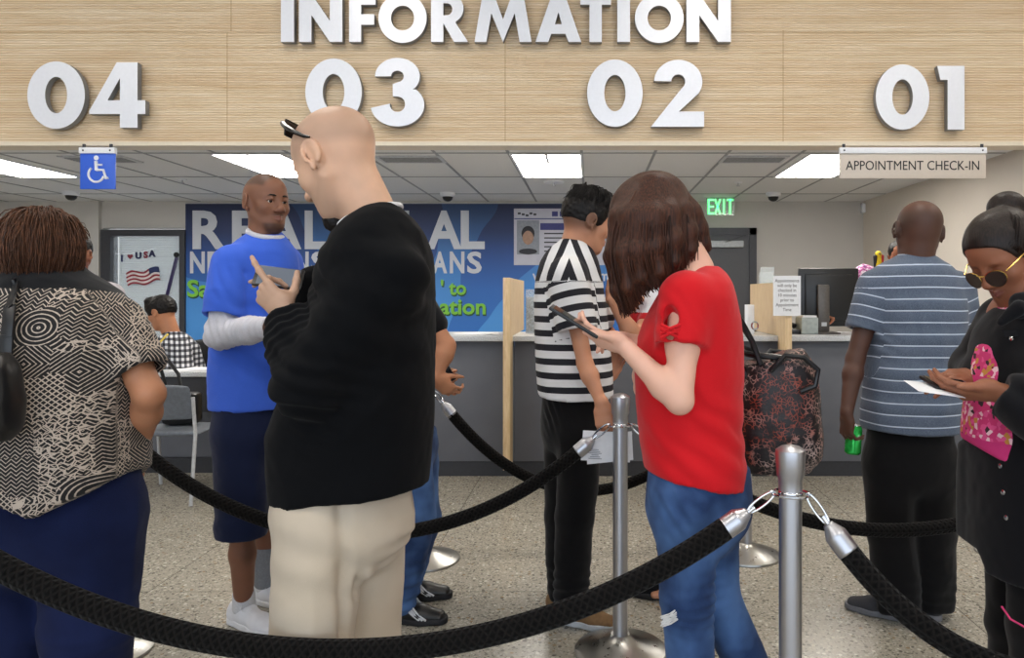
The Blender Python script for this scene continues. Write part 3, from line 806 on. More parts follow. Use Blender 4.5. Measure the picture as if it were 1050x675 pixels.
def stroke(pts, r_): ic.tube([(cx+a*u, y+.0008, cz+b*u) for a, b in pts], r_*u, 8)
stroke([(-1.4, 11), (-1.0, 1)], 1.7); stroke([(-1.2, 7), (5.5, 7)], 1.1); stroke([(-1, 1.5), (6.5, 1.5), (9.5, -8), (12, -7)], 1.45)
stroke(arc(-1.2, -3.2, 8.3, 8.3, 128, 345, 26), 1.25)
ic.build('wheelchair_symbol', MT['white_paint'], r)
beige = plain('beige sign panel', '#c9beb2', .5, var=.02)
r, x0, x1, zb, zc = hang_sign(861, 1011, 151.5, 157.5, 183, D0-.06, beige, 'beige APPOINTMENT CHECK-IN sign hanging below the 01')
text('sign_lettering', 'APPOINTMENT CHECK-IN', (x0+x1)/2, D0-.0615, zb+.062, .098, MT['ink'], .0008, .0, .86, r, 'CENTER')
# ceiling lights, vents, cameras, sprinklers
def ceil_light(x, label, y0=6.05, y1=7.25):
    r = empty('ceiling_light', (x, (y0+y1)/2, ZC-.02), label, 'ceiling light', 'recessed ceiling lights')
    m = MB()
    for a, b, c, d in ((x-.305, x-.285, y0, y1), (x+.285, x+.305, y0, y1), (x-.285, x+.285, y0, y0+.02), (x-.285, x+.285, y1-.02, y1)): m.box(a, b, c, d, ZC-.012, ZC+.0)
    m.box(x-.012, x+.012, y0+.02, y0+.42, ZC-.010, ZC-.0065)
    m.build('frame', MT['white_paint'], r)
    MB().box(x-.284, x+.284, y0+.021, y1-.021, ZC-.006, ZC-.001).build('diffuser', MT['light'], r)
for x, l in ((-5.40, 'bright ceiling panel light at the far left edge'), (-2.885, 'bright ceiling panel light behind the bald head'), (-.37, 'bright ceiling panel light between 03 and 02'), (2.135, 'bright ceiling panel light left of the appointment sign')):
    ceil_light(x, l)
def vent(x, y, w_, l_, label):
    r = empty('ceiling_vent', (x, y, ZC-.01), label, 'vent', 'ceiling vents')
    m = MB(); 
    for a, b, c, d in ((x-w_/2, x+w_/2, y-l_/2, y-l_/2+.03), (x-w_/2, x+w_/2, y+l_/2-.03, y+l_/2), (x-w_/2, x-w_/2+.03, y-l_/2+.03, y+l_/2-.03), (x+w_/2-.03, x+w_/2, y-l_/2+.03, y+l_/2-.03)): m.box(a, b, c, d, ZC-.012, ZC-.001)
    m.build('frame', MT['light_grey'], r)
    m = MB(); n = int((l_-.08)/.035)
    for i in range(n):
        yy = y-l_/2+.05+i*.035; m.obox((x, yy, ZC-.008), (1, 0, 0), (0, .7, -.7), (0, .7, .7), w_/2-.03, .012, .001)
    m.build('slat', plain('vent slat', '#8a8c8f', .6), r)
vent(-4.25, 6.3, .56, .3, 'grey ceiling air vent above the blue wheelchair sign'); vent(-1.55, 6.3, .56, .3, 'grey ceiling air vent left of the bright panel in the middle'); vent(1.42, 6.3, .56, .3, 'grey ceiling air vent above the exit sign')
def dome(px, py, d, label):
    x = (px-CX)*d/FP; r = empty('dome_camera', (x, d, ZC-.09), label, 'security camera', 'ceiling dome cameras')
    MB().lathe((x, d, ZC-.05), [(.07, 0), (.085, .012), (.085, .05)], 28).build('housing', MT['white_paint'], r)
    MB().lathe((x, d, ZC-.105), [(.001, 0), (.03, .006), (.052, .025), (.062, .055)], 28).build('dome', MT['phone'], r)
dome(73, 208, 8.3, 'dome camera on the ceiling below the wheelchair sign, far left'); dome(459, 207, 8.4, 'dome camera above the mural, right of the black sweater'); dome(793, 207, 8.4, 'dome camera right of the green exit sign')
for px, d, l in ((568, 7.6, 'white ceiling disc below the middle light panel'), (187, 7.4, 'small ceiling sprinkler near the bald head, left'), (757, 7.6, 'small ceiling sprinkler above the exit sign')):
    x = (px-CX)*d/FP; r = empty('sprinkler', (x, d, ZC-.05), l, 'sprinkler')
    big_ = px == 568
    MB().lathe((x, d, ZC-.012), [(.10 if big_ else .04, 0), (.11 if big_ else .045, .012)], 24).build('plate', MT['white_paint'], r)
    MB().lathe((x, d, ZC-.045), [(.018, 0), (.018, .006), (.006, .007), (.006, .034)], 12).build('head', MT['steel'], r)
# exit sign
ez = 8.8; k = ez/FP; x0, x1 = (724-CX)*k, (753-CX)*k; z0, z1 = HC-(221-CY)*k, HC-(203-CY)*k
r = empty('exit_sign', ((x0+x1)/2, ez, z0), 'green lit EXIT sign hanging from the ceiling above the door', 'sign')
MB().box(x0, x1, ez, ez+.008, z0, z1, 0).build('clear_panel', MT['acrylic'], r)
MB().box(x0-.02, x1+.02, ez-.02, ez+.03, z1, z1+.05, 0, .004).box((x0+x1)/2-.05, (x0+x1)/2+.05, ez-.02, ez+.03, z1+.05, ZC-.001).build('housing', MT['light_grey'], r)
m = MB()
h_ = (z1-z0)*.86; zb_ = z0+(z1-z0)*.07; cw = (x1-x0)*.185; st = .022; ty = ez-.004
def bar(ax, az, bx, bz): m.obox(((ax+bx)/2, ty, (az+bz)/2), (bx-ax, 0, bz-az), (0, 1, 0), np.cross((bx-ax, 0, bz-az), (0, 1, 0)), math.hypot(bx-ax, bz-az)/2, .003, st/2)
X0 = x0+(x1-x0)*.09
for i, ch in enumerate('EXIT'):
    a = X0+i*(x1-x0)*.222; b = a+cw; t_, b_ = zb_+h_, zb_
    if ch == 'E': bar(a, b_, a, t_); bar(a, b_+.01, b, b_+.01); bar(a, (b_+t_)/2, b, (b_+t_)/2); bar(a, t_-.01, b, t_-.01)
    if ch == 'X': bar(a, b_, b, t_); bar(a, t_, b, b_)
    if ch == 'I': bar((a+b)/2, b_, (a+b)/2, t_)
    if ch == 'T': bar((a+b)/2, b_, (a+b)/2, t_); bar(a-.01, t_-.01, b+.01, t_-.01)
m.build('exit_lettering', MT['exit_green'], r)
# wall alarm by the corner
k = 9.1/FP; x = (889-CX)*k
r = empty('wall_alarm', (x, 9.15, 2.45), 'small white wall alarm high in the corner above the striped polo', 'alarm')
MB().box(x-.05, x+.05, 9.12, 9.199, 2.41, 2.53, 0, .01).build('housing', MT['white_paint'], r)
MB().box(x+.03, x+.055, 9.105, 9.125, 2.40, 2.54, 0, .004).build('strobe', MT['dark_grey'], r)
# exit door
k = YB/FP; dx0, dx1 = (700-CX)*k, (775-CX)*k; zt = HC-(234-CY)*k
f = MB().box(dx0, dx0+.09, YB-.05, YB, 0, zt).box(dx1-.09, dx1, YB-.05, YB, 0, zt).box(dx0, dx1, YB-.05, YB, zt-.09, zt)
dr = struct('door_1', MB().box(dx0+.09, dx1-.09, YB-.03, YB-.001, .01, zt-.09), plain('dark grey door', '#4a4b4f', .5, var=.04))
f.build('door_frame', MT['dark_grey'], dr)
cz = HC-(251-CY)*k; MB().box((727-CX)*k, (761-CX)*k, YB-.10, YB-.03, cz-.04, cz+.045, 0, .008).build('door_closer', MT['light_grey'], dr)
MB().obox(((755-CX)*k, YB-.09, cz+.08), (1, 0, .35), (0, 1, 0), (-.35, 0, 1), .17, .01, .008).build('closer_arm', MT['dark_grey'], dr)
MB().tube([(dx0+.16, YB-.03, 1.0), (dx0+.16, YB-.08, 1.0), (dx0+.28, YB-.08, 1.0)], .01, 8).build('handle', MT['steel'], dr)
# glazed panel with blinds on the left
wx0, wx1 = -6.18, -5.12
f = MB().box(wx0, wx0+.12, YB-.05, YB+.1, 0, 2.2).box(wx1-.07, wx1, YB-.05, YB+.1, 0, 2.2).box(wx0+.12, wx1-.07, YB-.05, YB+.1, 2.12, 2.2).box(wx0+.12, wx1-.07, YB-.05, YB+.1, 0, .12)
wd = struct('window_1', MB().box(wx0+.12, wx1-.07, YB+.01, YB+.018, .12, 2.12), MT['glass'])
f.build('window_frame', MT['dark_grey'], wd)
bl = MB()
for i in range(66): bl.obox((wx0+.595, YB+.06, .15+i*.03), (1, 0, 0), (0, .5, -.85), (0, .85, .5), (wx1-wx0)/2-.1, .014, .0006)
bl.build('blinds', plain('blind slats', '#c6cbcb', .6, var=.04), wd)
# far left: dark framed doorway with wooden leaf
k = YB/FP; a0, a1 = (-70-CX)*k, (9-CX)*k; zt = HC-(240-CY)*k
dr = struct('door_2', MB().box(a0+.08, a1-.08, YB-.03, YB-.001, .01, zt-.1), MT['maple'])
MB().box(a0, a0+.08, YB-.06, YB, 0, zt).box(a1-.08, a1, YB-.06, YB, 0, zt).box(a0, a1, YB-.06, YB, zt-.1, zt).build('door_frame', MT['dark_grey'], dr)
MB().box(a1-.26, a1-.12, YB-.035, YB-.029, 1.25, zt-.2).build('vision_panel', MT['glass'], dr)
# decorations on the glazing
k = (YB-.005)/FP; red = plain('red foil', '#7d2a3c', .5); navyf = plain('navy foil', '#22264e', .5)
r = empty('paper_garland', ((138-CX)*k, YB-.01, HC-(266-CY)*k), 'string of red and navy cut-out letters reading I, heart, USA on the glass', 'banner')
zz = HC-(268-CY)*k
for ch, px, dz, mt in (('I', 125, -.0, navyf), ('U', 142, .035, navyf), ('S', 149.5, .045, red), ('A', 156, .06, navyf)):
    text('cut_letter', ch, (px-CX)*k, YB-.006, zz+dz, .11, mt, .003, .006, 1, r, 'CENTER')
hb = [(.035*math.sin(t)**3, .035*(13*math.cos(t)-5*math.cos(2*t)-2*math.cos(3*t)-math.cos(4*t))/16) for t in np.linspace(0, 2*PI, 30)[:-1]]
glyph('heart', [hb], face_M((133.5-CX)*k, YB-.006, zz+.06), [red], .003, r)
MB().tube([((p_-CX)*k, YB-.004, zz+.1+q_) for p_, q_ in ((118, .0), (125, -.01), (134, .0), (146, .02), (160, .07))], .002, 6).build('string', MT['white_paint'], r)
k = (YB-.005)/FP; a = W((131-CX)*k, YB-.012, HC-(287-CY)*k); u_ = nrm((1, 0, .17)); v_ = nrm((-.17, 0, 1)); L_ = 34*k; Hh = 14*k
r = empty('small_flag', a+u_*L_/2, 'small wavy red and white striped flag taped on the window', 'flag')
nx, nz = 24, 14; V = []; Q = []; mi = []
for j in range(nz+1):
    for i in range(nx+1):
        s_ = i/nx; V.append(a+u_*L_*s_+v_*Hh*(j/nz-.5+.12*math.sin(s_*9))+W(0, -.012-.010*math.sin(s_*14+j*.3), 0))
for j in range(nz):
    for i in range(nx):
        q = j*(nx+1)+i; Q.append([q, q+1, q+nx+2, q+nx+1]); mi.append(2 if (i > 16 and j > 7) else (0 if (j//2) % 2 == 0 else 1))
o = npmesh('flag_cloth', V, np.array(Q), [plain('flag red', '#8e2f3c', .8), plain('flag white', '#d9cfcf', .8), plain('flag navy', '#25305a', .8)], r, midx=mi)
md = o.modifiers.new('s', 'SOLIDIFY'); md.thickness = .002
p0 = W((172-CX)*k, YB-.02, HC-(303-CY)*k); p1 = W((182-CX)*k, YB-.02, HC-(264-CY)*k)
r = empty('streamer', p0, 'dark purple streamer hanging diagonally beside the flag on the window', 'decoration')
MB().obox((p0+p1)/2, p1-p0, (0, 1, 0), np.cross(p1-p0, (0, 1, 0)), np.linalg.norm(p1-p0)/2, .006, .022, 0, .004).build('ribbon', plain('purple foil', '#2c2450', .4), r)
MB().sphere(p1+W(0, -.01, .03), .035, 0, 12, (1, .5, 1)).build('rosette', MT['ink'], r)
# ---------------------------------------------------------------- mural
k = (YB-.02)/FP; mx0, mx1 = (190-CX)*k, (640-CX)*k; mz1 = HC-(209-CY)*k; mz0 = .3
t = NT('mural print'); X = t.xyz(t.obj())
hgt = t.math('DIVIDE', X[2], mz1-mz0)
base = t.ramp(hgt, [(.3, lin('#2f6fc0')), (.52, lin('#2a66b4')), (.68, lin('#214e94')), (.84, lin('#182f60')), (1, lin('#141f42'))])
# pale rays fanning out from a point low on the wall
rx_, rz_ = (440-CX)*k-(mx0+mx1)/2, HC-(400-CY)*k-mz0
ang = t.math('ARCTAN2', t.math('SUBTRACT', X[2], rz_), t.math('SUBTRACT', X[0], rx_))
ray = t.math('GREATER_THAN', t.math('SINE', t.math('ADD', t.math('MULTIPLY', ang, 9.0), t.math('MULTIPLY', t.noise(t.obj(), 1.2, 1), 3))), .35)
base = t.mix(t.math('MULTIPLY', ray, t.ramp(hgt, [(.35, (.75, .75, .75, 1)), (.95, (.10, .10, .10, 1))])), base, lin('#4f9ae0'))
t.set(col=base, rough=.5)
r = empty('wall_mural', ((mx0+mx1)/2, YB-.02, mz0), 'large blue printed mural with REAL lettering on the back wall', 'mural')
MB().box(mx0, mx1, YB-.018, YB-.001, mz0, mz1).build('print', t.m, r)
mw = plain('mural white', '#c8ccd4', .5, var=.02); mg = plain('mural green', '#7cc23c', .5, var=.03); mgd = plain('mural dark green', '#1c4a30', .5)
def mtext(s, px, pyb, pyt, wpx, mat, bold=.02, nm='lettering', ext=.002, dy=0):
    o = text(nm, s, 0, 0, 0, 1, mat, ext, bold, M=Matrix.Identity(4))
    me = o.data; xs = [v.co.x for v in me.vertices]; ys = [v.co.y for v in me.vertices]
    asc = max(ys); x0_, x1_ = min(xs), max(xs)
    y0_ = 0 if not any(c in 'yjgp' for c in s) else 0
    H_ = (pyb-pyt)*k; Wd = wpx*k; yy = YB-.021-dy
    for v in me.vertices:
        x_, y_, z_ = v.co; v.co = Vector(((px-CX)*k+(x_-x0_)/(x1_-x0_)*Wd, yy-z_, HC-(pyb-CY)*k+y_/asc*H_))-Vector(r.location)
    o.parent = r; return o
for ch, px, w_ in (('R', 197.5, 34), ('E', 238, 28), ('A', 272, 37), ('L', 312.5, 24), ('R', 356, 34), ('E', 394, 26), ('A', 437.5, 36), ('L', 472.5, 24.5)): mtext(ch, px, 254, 216, w_, mw, .03, 'mural_letter')
for i, ch in enumerate('NEVADANS NEVADANS'):
    if ch != ' ': mtext(ch, 195+i*17.75, 279.5, 258, 15, mw, .03, 'mural_letter')
for s_, px, yb_, yt_, w_ in (('Say', 192, 304, 287, 36), ("' to", 452, 302, 287, 26), ('information', 388, 322, 306, 110)):
    mtext(s_, px+.8, yb_+1.4, yt_+1.2, w_, mgd, .035, 'mural_shadow', .001); mtext(s_, px, yb_, yt_, w_, mg, .022, 'mural_letter', .002, .002)
mtext('www.dmvform', 546, 288, 277, 78, mw, .02, 'web_address')
mtext('B', 215, 316, 284, 13, mw, .06, 'mural_letter') if False else None
# sample licence card printed on the mural, its portrait a plain generic face
cx0, cx1, cz0, cz1 = (527-CX)*k, (632-CX)*k, HC-(272-CY)*k, HC-(214-CY)*k; yb_ = YB-.022
card = MB().box(cx0, cx1, yb_-.004, yb_+.001, cz0, cz1, 0, .003)
def cr(a, b, c_, d_, mi, t_=.006): card.box((a-CX)*k, (b-CX)*k, yb_-t_, yb_-.003, HC-(d_-CY)*k, HC-(c_-CY)*k, mi)
cr(530, 553, 226, 261, 1); cr(554, 628, 229, 236, 2); cr(527.5, 631, 224, 225, 2)
card.sphere(((541.5-CX)*k, yb_-.006, HC-(243-CY)*k), 8*k, 3, 20, (.72, .08, 1)); card.sphere(((541.5-CX)*k, yb_-.005, HC-(239.5-CY)*k), 8.6*k, 4, 20, (.8, .06, .9))
card.sphere(((541.5-CX)*k, yb_-.004, HC-(258-CY)*k), 10*k, 4, 16, (1, .05, .32))
for j in range(5): cr(558, 580+((j*37) % 17), 239+j*4.5, 240.3+j*4.5, 4); cr(590, 612+((j*23) % 13), 239+j*4.5, 240.3+j*4.5, 4)
for j, (a, b) in enumerate(((566, 572), (574, 579), (581, 586), (588, 594), (596, 602), (604, 610))): cr(a, b, 217, 222, 2)
for j in range(5): cr(531+j*4, 534+j*4, 218+(j % 3), 220+(j % 3), 4)
card.build('licence_card', [plain('card face', '#c3c3cf', .5, var=.06, nsc=9), plain('portrait ground', '#8e939c', .6), plain('card violet', '#3d3f7c', .6), plain('portrait skin', '#a88672', .6), plain('card ink', '#2c2c33', .6)], r)
# ---------------------------------------------------------------- counters
lx = (226-CX)*5.2/FP
def add_counter():
    r = empty('service_counter', (.5, D0+.3, 0), 'long grey service counter with speckled quartz top below 03, 02 and 01', 'counter')
    MB().box(lx+.03, XR-.001, D0, D0+.62, 1.03, 1.07, 0, .004).build('worktop', MT['quartz'], r)
    m = MB(); xs = [lx+.03, -1.9, -.573, .45, 1.42, 2.4, XR-.001]
    for a, b in zip(xs, xs[1:]): m.box(a+.002, b-.002, D0+.09, D0+.12, .115, 1.03, 0, .002)
    m.build('front_panel', MT['counter_front'], r)
    MB().box(lx+.03, XR-.001, D0+.10, D0+.6, 0, .115).build('kick_base', MT['kick'], r)
    m = MB().box(lx+.03, XR-.001, D0+.58, D0+.60, .115, .95); m.build('back_panel', MT['counter_front'], r)
    r = empty('desk_counter', (-4.2, D0+.3, 0), 'lower desk with white top at window 04 in front of the seated clerk', 'desk')
    MB().box(XL+.01, lx-.005, D0+.0, D0+.32, .765, .80, 0, .004).build('worktop', MT['quartz'], r)
    MB().box(XL+.01, lx-.005, D0+.24, D0+.27, .115, .765).build('front_panel', MT['counter_front'], r)
    MB().box(XL+.01, lx-.005, D0+.20, D0+.26, .0, .115).build('kick_base', MT['kick'], r)
    MB().box(-3.25, lx-.005, D0+.02, D0+.238, .5, .764).build('drawer_box', MT['kick'], r)
add_counter()
def divider(x0, label, ztop, y1=6.35):
    r = empty('counter_divider', (x0, 5.2, .12), label, 'divider', 'maple dividers along the counter')
    x1 = x0+.05
    MB().box(x0, x1, 5.2, 5.40-.002, .115, ztop, 0, .003).build('post', MT['maple'], r)
    MB().box(x0+.004, x1-.004, 5.399, y1, 1.072, ztop-.001).build('panel', MT['maple'], r)
divider(-2.69, 'pale maple divider post behind the blue t-shirt', 1.5); divider(-.625, 'pale maple divider post between the black sweater and the striped t-shirt', 1.50); divider(1.40, 'pale maple divider post with a paper notice taped on it', 1.47)
# notice
k = 5.19/FP; x0, x1, z1, z0 = (793-CX)*k, (821-CX)*k, HC-(283-CY)*k, HC-(324-CY)*k
r = empty('paper_notice', ((x0+x1)/2, 5.19, z0), 'white printed appointment notice taped to the maple divider', 'notice')
MB().box(x0, x1, 5.188, 5.1995, z0, z1).build('sheet', MT['paper'], r)
text('notice_lettering', 'Appointments\nwill only be\nchecked in\n10 minutes\nprior to\nAppointment\nTime', (x0+x1)/2, 5.1872, z1-.045, .033, MT['ink'], .0003, .0, .92, r, 'CENTER', line=1.05)
# acrylic holder above the divider
k = 5.9/FP; x0 = (789-CX)*k; zc_ = 1.47
r = empty('acrylic_holder', (x0, 5.9, zc_), 'clear acrylic leaflet holder on top of the divider with the notice', 'holder')
x0 = 1.365; MB().box(x0, x0+.11, 5.80, 5.806, 1.4705, 1.60).box(x0, x0+.11, 5.85, 5.856, 1.4705, 1.56).box(x0, x0+.11, 5.80, 5.856, 1.4700, 1.4760).build('holder_body', MT['acrylic'], r)
# monitor at window 01
k = 5.75/FP; x0, x1, z1, z0 = (819-CX)*k, (882-CX)*k, HC-(275-CY)*k, HC-(335-CY)*k
r = empty('computer_monitor', ((x0+x1)/2, 5.8, 1.07), 'black computer monitor seen from behind on the counter at window 01', 'monitor')
m = MB(); m.obox(((x0+x1)/2, 5.78, (z0+z1)/2), (1, .06, 0), (-.06, 1, 0), (0, 0, 1), (x1-x0)/2, .014, (z1-z0)/2, 0, .008)
m.obox(((x0+x1)/2, 5.765, (z0+z1)/2), (1, .06, 0), (-.06, 1, 0), (0, 0, 1), (x1-x0)/2-.05, .015, (z1-z0)/2-.05, 0, .01); m.build('display_back', MT['phone'], r)
k = 5.7/FP; sx0, sx1 = (839-CX)*k, (851-CX)*k
m = MB().box(sx0, sx1, 5.70, 5.74, 1.085, HC-(292-CY)*k, 0, .01); m.lathe(((sx0+sx1)/2, 5.699, HC-(297-CY)*k), [(.019, 0), (.017, .002)], 20, axis=(0, -1, 0))
m.box(sx0-.06, sx1+.06, 5.62, 5.86, 1.0705, 1.084, 0, .005); m.build('stand', plain('dark bronze plastic', '#57524e', .35, .3), r)
MB().box((sx0+sx1)/2-.02, (sx0+sx1)/2+.02, 5.6975, 5.7005, 1.13, 1.16, 0).build('badge', MT['light_grey'], r)
def item(name, label, cat, parts, loc, group=None):
    r = empty(name, loc, label, cat, group)
    for n, m, mt in parts: m.build(n, mt, r)
    return r
k = 5.65/FP; x0, x1 = (821-CX)*k, (838-CX)*k
item('paper_tray', 'pale grey tray of forms left of the monitor stand', 'tray', [('tray', MB().box(x0, x1, 5.62, 5.80, 1.0705, 1.20, 0, .004), plain('tray grey', '#9fa8a6', .5)), ('forms', MB().box(x0+.01, x1-.01, 5.63, 5.79, 1.2005, 1.215), MT['paper'])], (x0, 5.7, 1.07))
x0, x1 = (806-CX)*k, (819-CX)*k
item('desk_phone', 'dark desk telephone on the counter beside the notice', 'telephone', [('base', MB().box(x0+.01, x1+.02, 5.64, 5.82, 1.0705, 1.105, 0, .006), MT['phone']), ('handset', MB().tube([(x0+.02, 5.66, 1.13), (x0+.05, 5.72, 1.15), (x1, 5.78, 1.13)], [.022, .014, .022], 10), MT['dark_grey'])], (x0, 5.7, 1.07))
# leaflets and a plant-like clutter left of the striped shirt
k = 5.8/FP; x0, x1 = (539-CX)*k, (553-CX)*k
item('leaflet_rack', 'small clear rack of leaflets on the counter beside the striped t-shirt', 'rack', [('rack', MB().box(x0, x1, 5.78, 5.86, 1.0705, 1.42, 0, .004), MT['acrylic']), ('leaflets', MB().box(x0+.006, x1-.006, 5.79, 5.85, 1.076, 1.36), plain('speckled leaflets', '#8e98a4', .6, var=.5, nsc=60))], (x0, 5.8, 1.07))
k = 5.6/FP
item('form_stack', 'thin stack of white forms lying on the counter below the mural', 'papers', [('sheets', MB().obox(((488-CX)*k, 5.62, 1.0745), (1, .1, 0), (-.1, 1, 0), (0, 0, 1), .17, .1, .0035).obox(((488-CX)*k+.03, 5.63, 1.0795), (1, -.1, 0), (.1, 1, 0), (0, 0, 1), .12, .1, .0015), MT['paper'])], ((488-CX)*k, 5.62, 1.07))
k = 5.6/FP
item('form_stack', 'loose white forms on the low desk in front of the seated clerk', 'papers', [('sheets', MB().obox(((205-CX)*k, 5.55, .804), (1, .2, 0), (-.2, 1, 0), (0, 0, 1), .16, .11, .0035).obox(((202-CX)*k+.04, 5.57, .8095), (1, -.1, 0), (.1, 1, 0), (0, 0, 1), .12, .1, .002), MT['paper'])], ((205-CX)*k, 5.6, .80))
k = 5.65/FP; x0, x1 = (765-CX)*k, (776-CX)*k
item('pamphlet_box', 'white pamphlet box on the counter right of the red dress shirt', 'box', [('box', MB().box(x0, x1-.03, 5.6, 5.7, 1.0705, 1.30, 0, .003), MT['white_paint'])], (x0, 5.65, 1.07))
# ---------------------------------------------------------------- stanchions and ropes
TOPZ = .992
def stanchion(x, y, label, hooks=True):
    r = empty('stanchion', (x, y, 0), label, 'stanchion', 'steel rope stanchions')
    MB().lathe((x, y, 0), [(.175, .0), (.178, .004), (.176, .012), (.15, .022), (.10, .035), (.06, .052), (.045, .06), (.036, .07)], 56).build('base', MT['steel_base'], r)
    MB().lathe((x, y, 0), [(.0285, .062), (.0285, .90)], 32).build('post', MT['steel'], r)
    MB().lathe((x, y, 0), [(.0295, .885), (.0300, .912), (.0345, .922), (.0375, .975), (.0365, .985), (.024, .994), (.001, 1.0)], 40).build('cap', MT['steel'], r)
    ring = [(x+.047*math.cos(a), y+.047*math.sin(a), .875) for a in np.linspace(0, 2*PI, 25)[:-1]]
    MB().tube(ring, .0035, 8, closed=True).lathe((x, y, 0), [(.0295, .868), (.031, .870), (.031, .880), (.0295, .882)], 32).build('collar_ring', MT['chrome'], r)
    return W(x, y, .875)
ST = {}
def st(key, px, py, label):
    d = FP*HC/(py-CY) if py else None
    return d
ST['R'] = stanchion((810.5-CX)*1.84/FP, 1.84, 'brushed steel stanchion in the right foreground joining two ropes')
ST['M'] = stanchion((636-CX)*2.80/FP, 2.80, 'steel stanchion in the middle, left of the red shirt')
ST['B'] = stanchion((765.5-CX)*3.83/FP, 3.83, 'steel stanchion whose base shows right of the blue jeans')
ST['BL'] = stanchion((436-CX)*3.76/FP, 3.76, 'steel stanchion mostly hidden behind the khaki trousers')
ST['BR'] = stanchion((1037-CX)*3.85/FP, 3.85, 'steel stanchion behind the woman with the bun')
ST['L'] = stanchion((104-CX)*2.78/FP, 2.78, 'steel stanchion hidden behind the patterned shirt')
ST['FL'] = stanchion(-1.60, 1.66, 'steel stanchion off to the left holding the front rope')
ST['FR'] = stanchion(1.36, 1.30, 'steel stanchion off to the right holding the front rope')
ST['RR'] = stanchion(2.15, 2.72, 'steel stanchion off to the right holding the middle rope')
def rope(a, b, zlow, label, r_=.0255, tlow=.5, pts=None):
    a = np.asarray(a); b = np.asarray(b); D = b-a; hd = nrm(D*W(1, 1, 0))
    a = a+hd*.05; b = b-hd*.05
    L_ = np.linalg.norm((b-a)[:2])
    # hanging curve: catenary-like between the hooks
    n = 90; ts = np.linspace(0, 1, n); c_ = 1.1
    def sh(t): return (np.cosh(c_*2*(t-.5))-np.cosh(c_))/(1-np.cosh(c_))
    P_ = np.stack([a+(b-a)*t for t in ts]); P_[:, 2] = a[2]-(a[2]-zlow)*sh(ts)
    r = empty('barrier_rope', P_[n//2], label, 'rope', 'black braided barrier ropes')
    ln = np.concatenate([[0], np.cumsum(np.linalg.norm(np.diff(P_, axis=0), axis=1))]); tot = ln[-1]
    def at(s_): return np.array([np.interp(s_, ln, P_[:, i]) for i in range(3)])
    def part(s0, s1, rad, name, mat, nseg=24, n_=20):
        m = int(nseg); V = []; Q = []; pat = []; pu = None
        for i in range(m+1):
            s_ = s0+(s1-s0)*i/m; p = at(s_); tg = nrm(at(min(s_+.004, tot))-at(max(s_-.004, 0)))
            u = nrm(np.cross(tg, (0, 0, 1))); v = np.cross(u, tg); rr = rad(s_) if callable(rad) else rad
            for j in range(n_):
                t_ = 2*PI*j/n_; V.append(p+(u*math.cos(t_)+v*math.sin(t_))*rr); pat.append((j/n_ if j else 0, s_, 0))
        for i in range(m):
            for j in range(n_): Q.append([i*n_+j, i*n_+(j+1) % n_, (i+1)*n_+(j+1) % n_, (i+1)*n_+j])
        base = len(V); V += [at(s0), at(s1)]; pat += [(0, s0, 0), (0, s1, 0)]
        F_ = [list(q) for q in Q]+[[base, (j+1) % n_, j] for j in range(n_)]+[[base+1, m*n_+j, m*n_+(j+1) % n_] for j in range(n_)]
        o = npmesh(name, V, F_, mat, r, {'pat': pat}); return o
    hk, sl = .075, .155
    amp = .0012
    part(sl-.01, tot-sl+.01, lambda s_: r_, 'rope_body', MT['rope'], int(tot/.012), 32)
    for s0, s1, e in ((hk, sl, 0), (tot-sl, tot-hk, 1)):
        def rad(s_, s0=s0, s1=s1, e=e):
            q = (s_-s0)/(s1-s0); q = 1-q if e else q
            return .012+.0165*min(1, q*2.6)
        part(s0, s1, rad, 'rope_end_cap', MT['steel'], 16, 28)
        # snap hook
        e0 = at(hk-.004 if e == 0 else tot-hk+.004); e1 = ST_end(a if e == 0 else b, hd*(1 if e == 0 else -1))
        m = MB(); mid = (e0+e1)/2; dr_ = nrm(e1-e0); sd = nrm(np.cross(dr_, hd)); L2 = np.linalg.norm(e1-e0)/2+.006
        up_ = np.cross(sd, dr_)
        loop = [mid+dr_*L2*math.cos(t_)+up_*.011*math.sin(t_) for t_ in np.linspace(0, 2*PI, 25)[:-1]]
        m.tube(loop, .0034, 8, closed=True); m.tube([e0-dr_*.012, e0+dr_*.016], .007, 10); m.build('snap_hook', MT['chrome'], r)
    return r
def ST_end(p, hd): return p-hd*.004
rope(ST['R'], ST['FL'], HC-(668-CY)*1.75/FP, 'thick black braided rope sagging across the whole front', .029)
rope(ST['R'], ST['FR'], .56, 'black braided rope running off to the lower right corner', .027)
rope(ST['M'], ST['L'], HC-(549-CY)*2.79/FP, 'black rope passing behind the black sweater to the middle stanchion', .0265)
rope(ST['BL'], ST['B'], HC-(503-CY)*3.8/FP, 'black rope hanging in front of the counter in the middle', .0285)
rope(ST['M'], ST['RR'], HC-(544-CY)*2.76/FP, 'black rope crossing in front of the black trousers of the polo shirt', .0265)
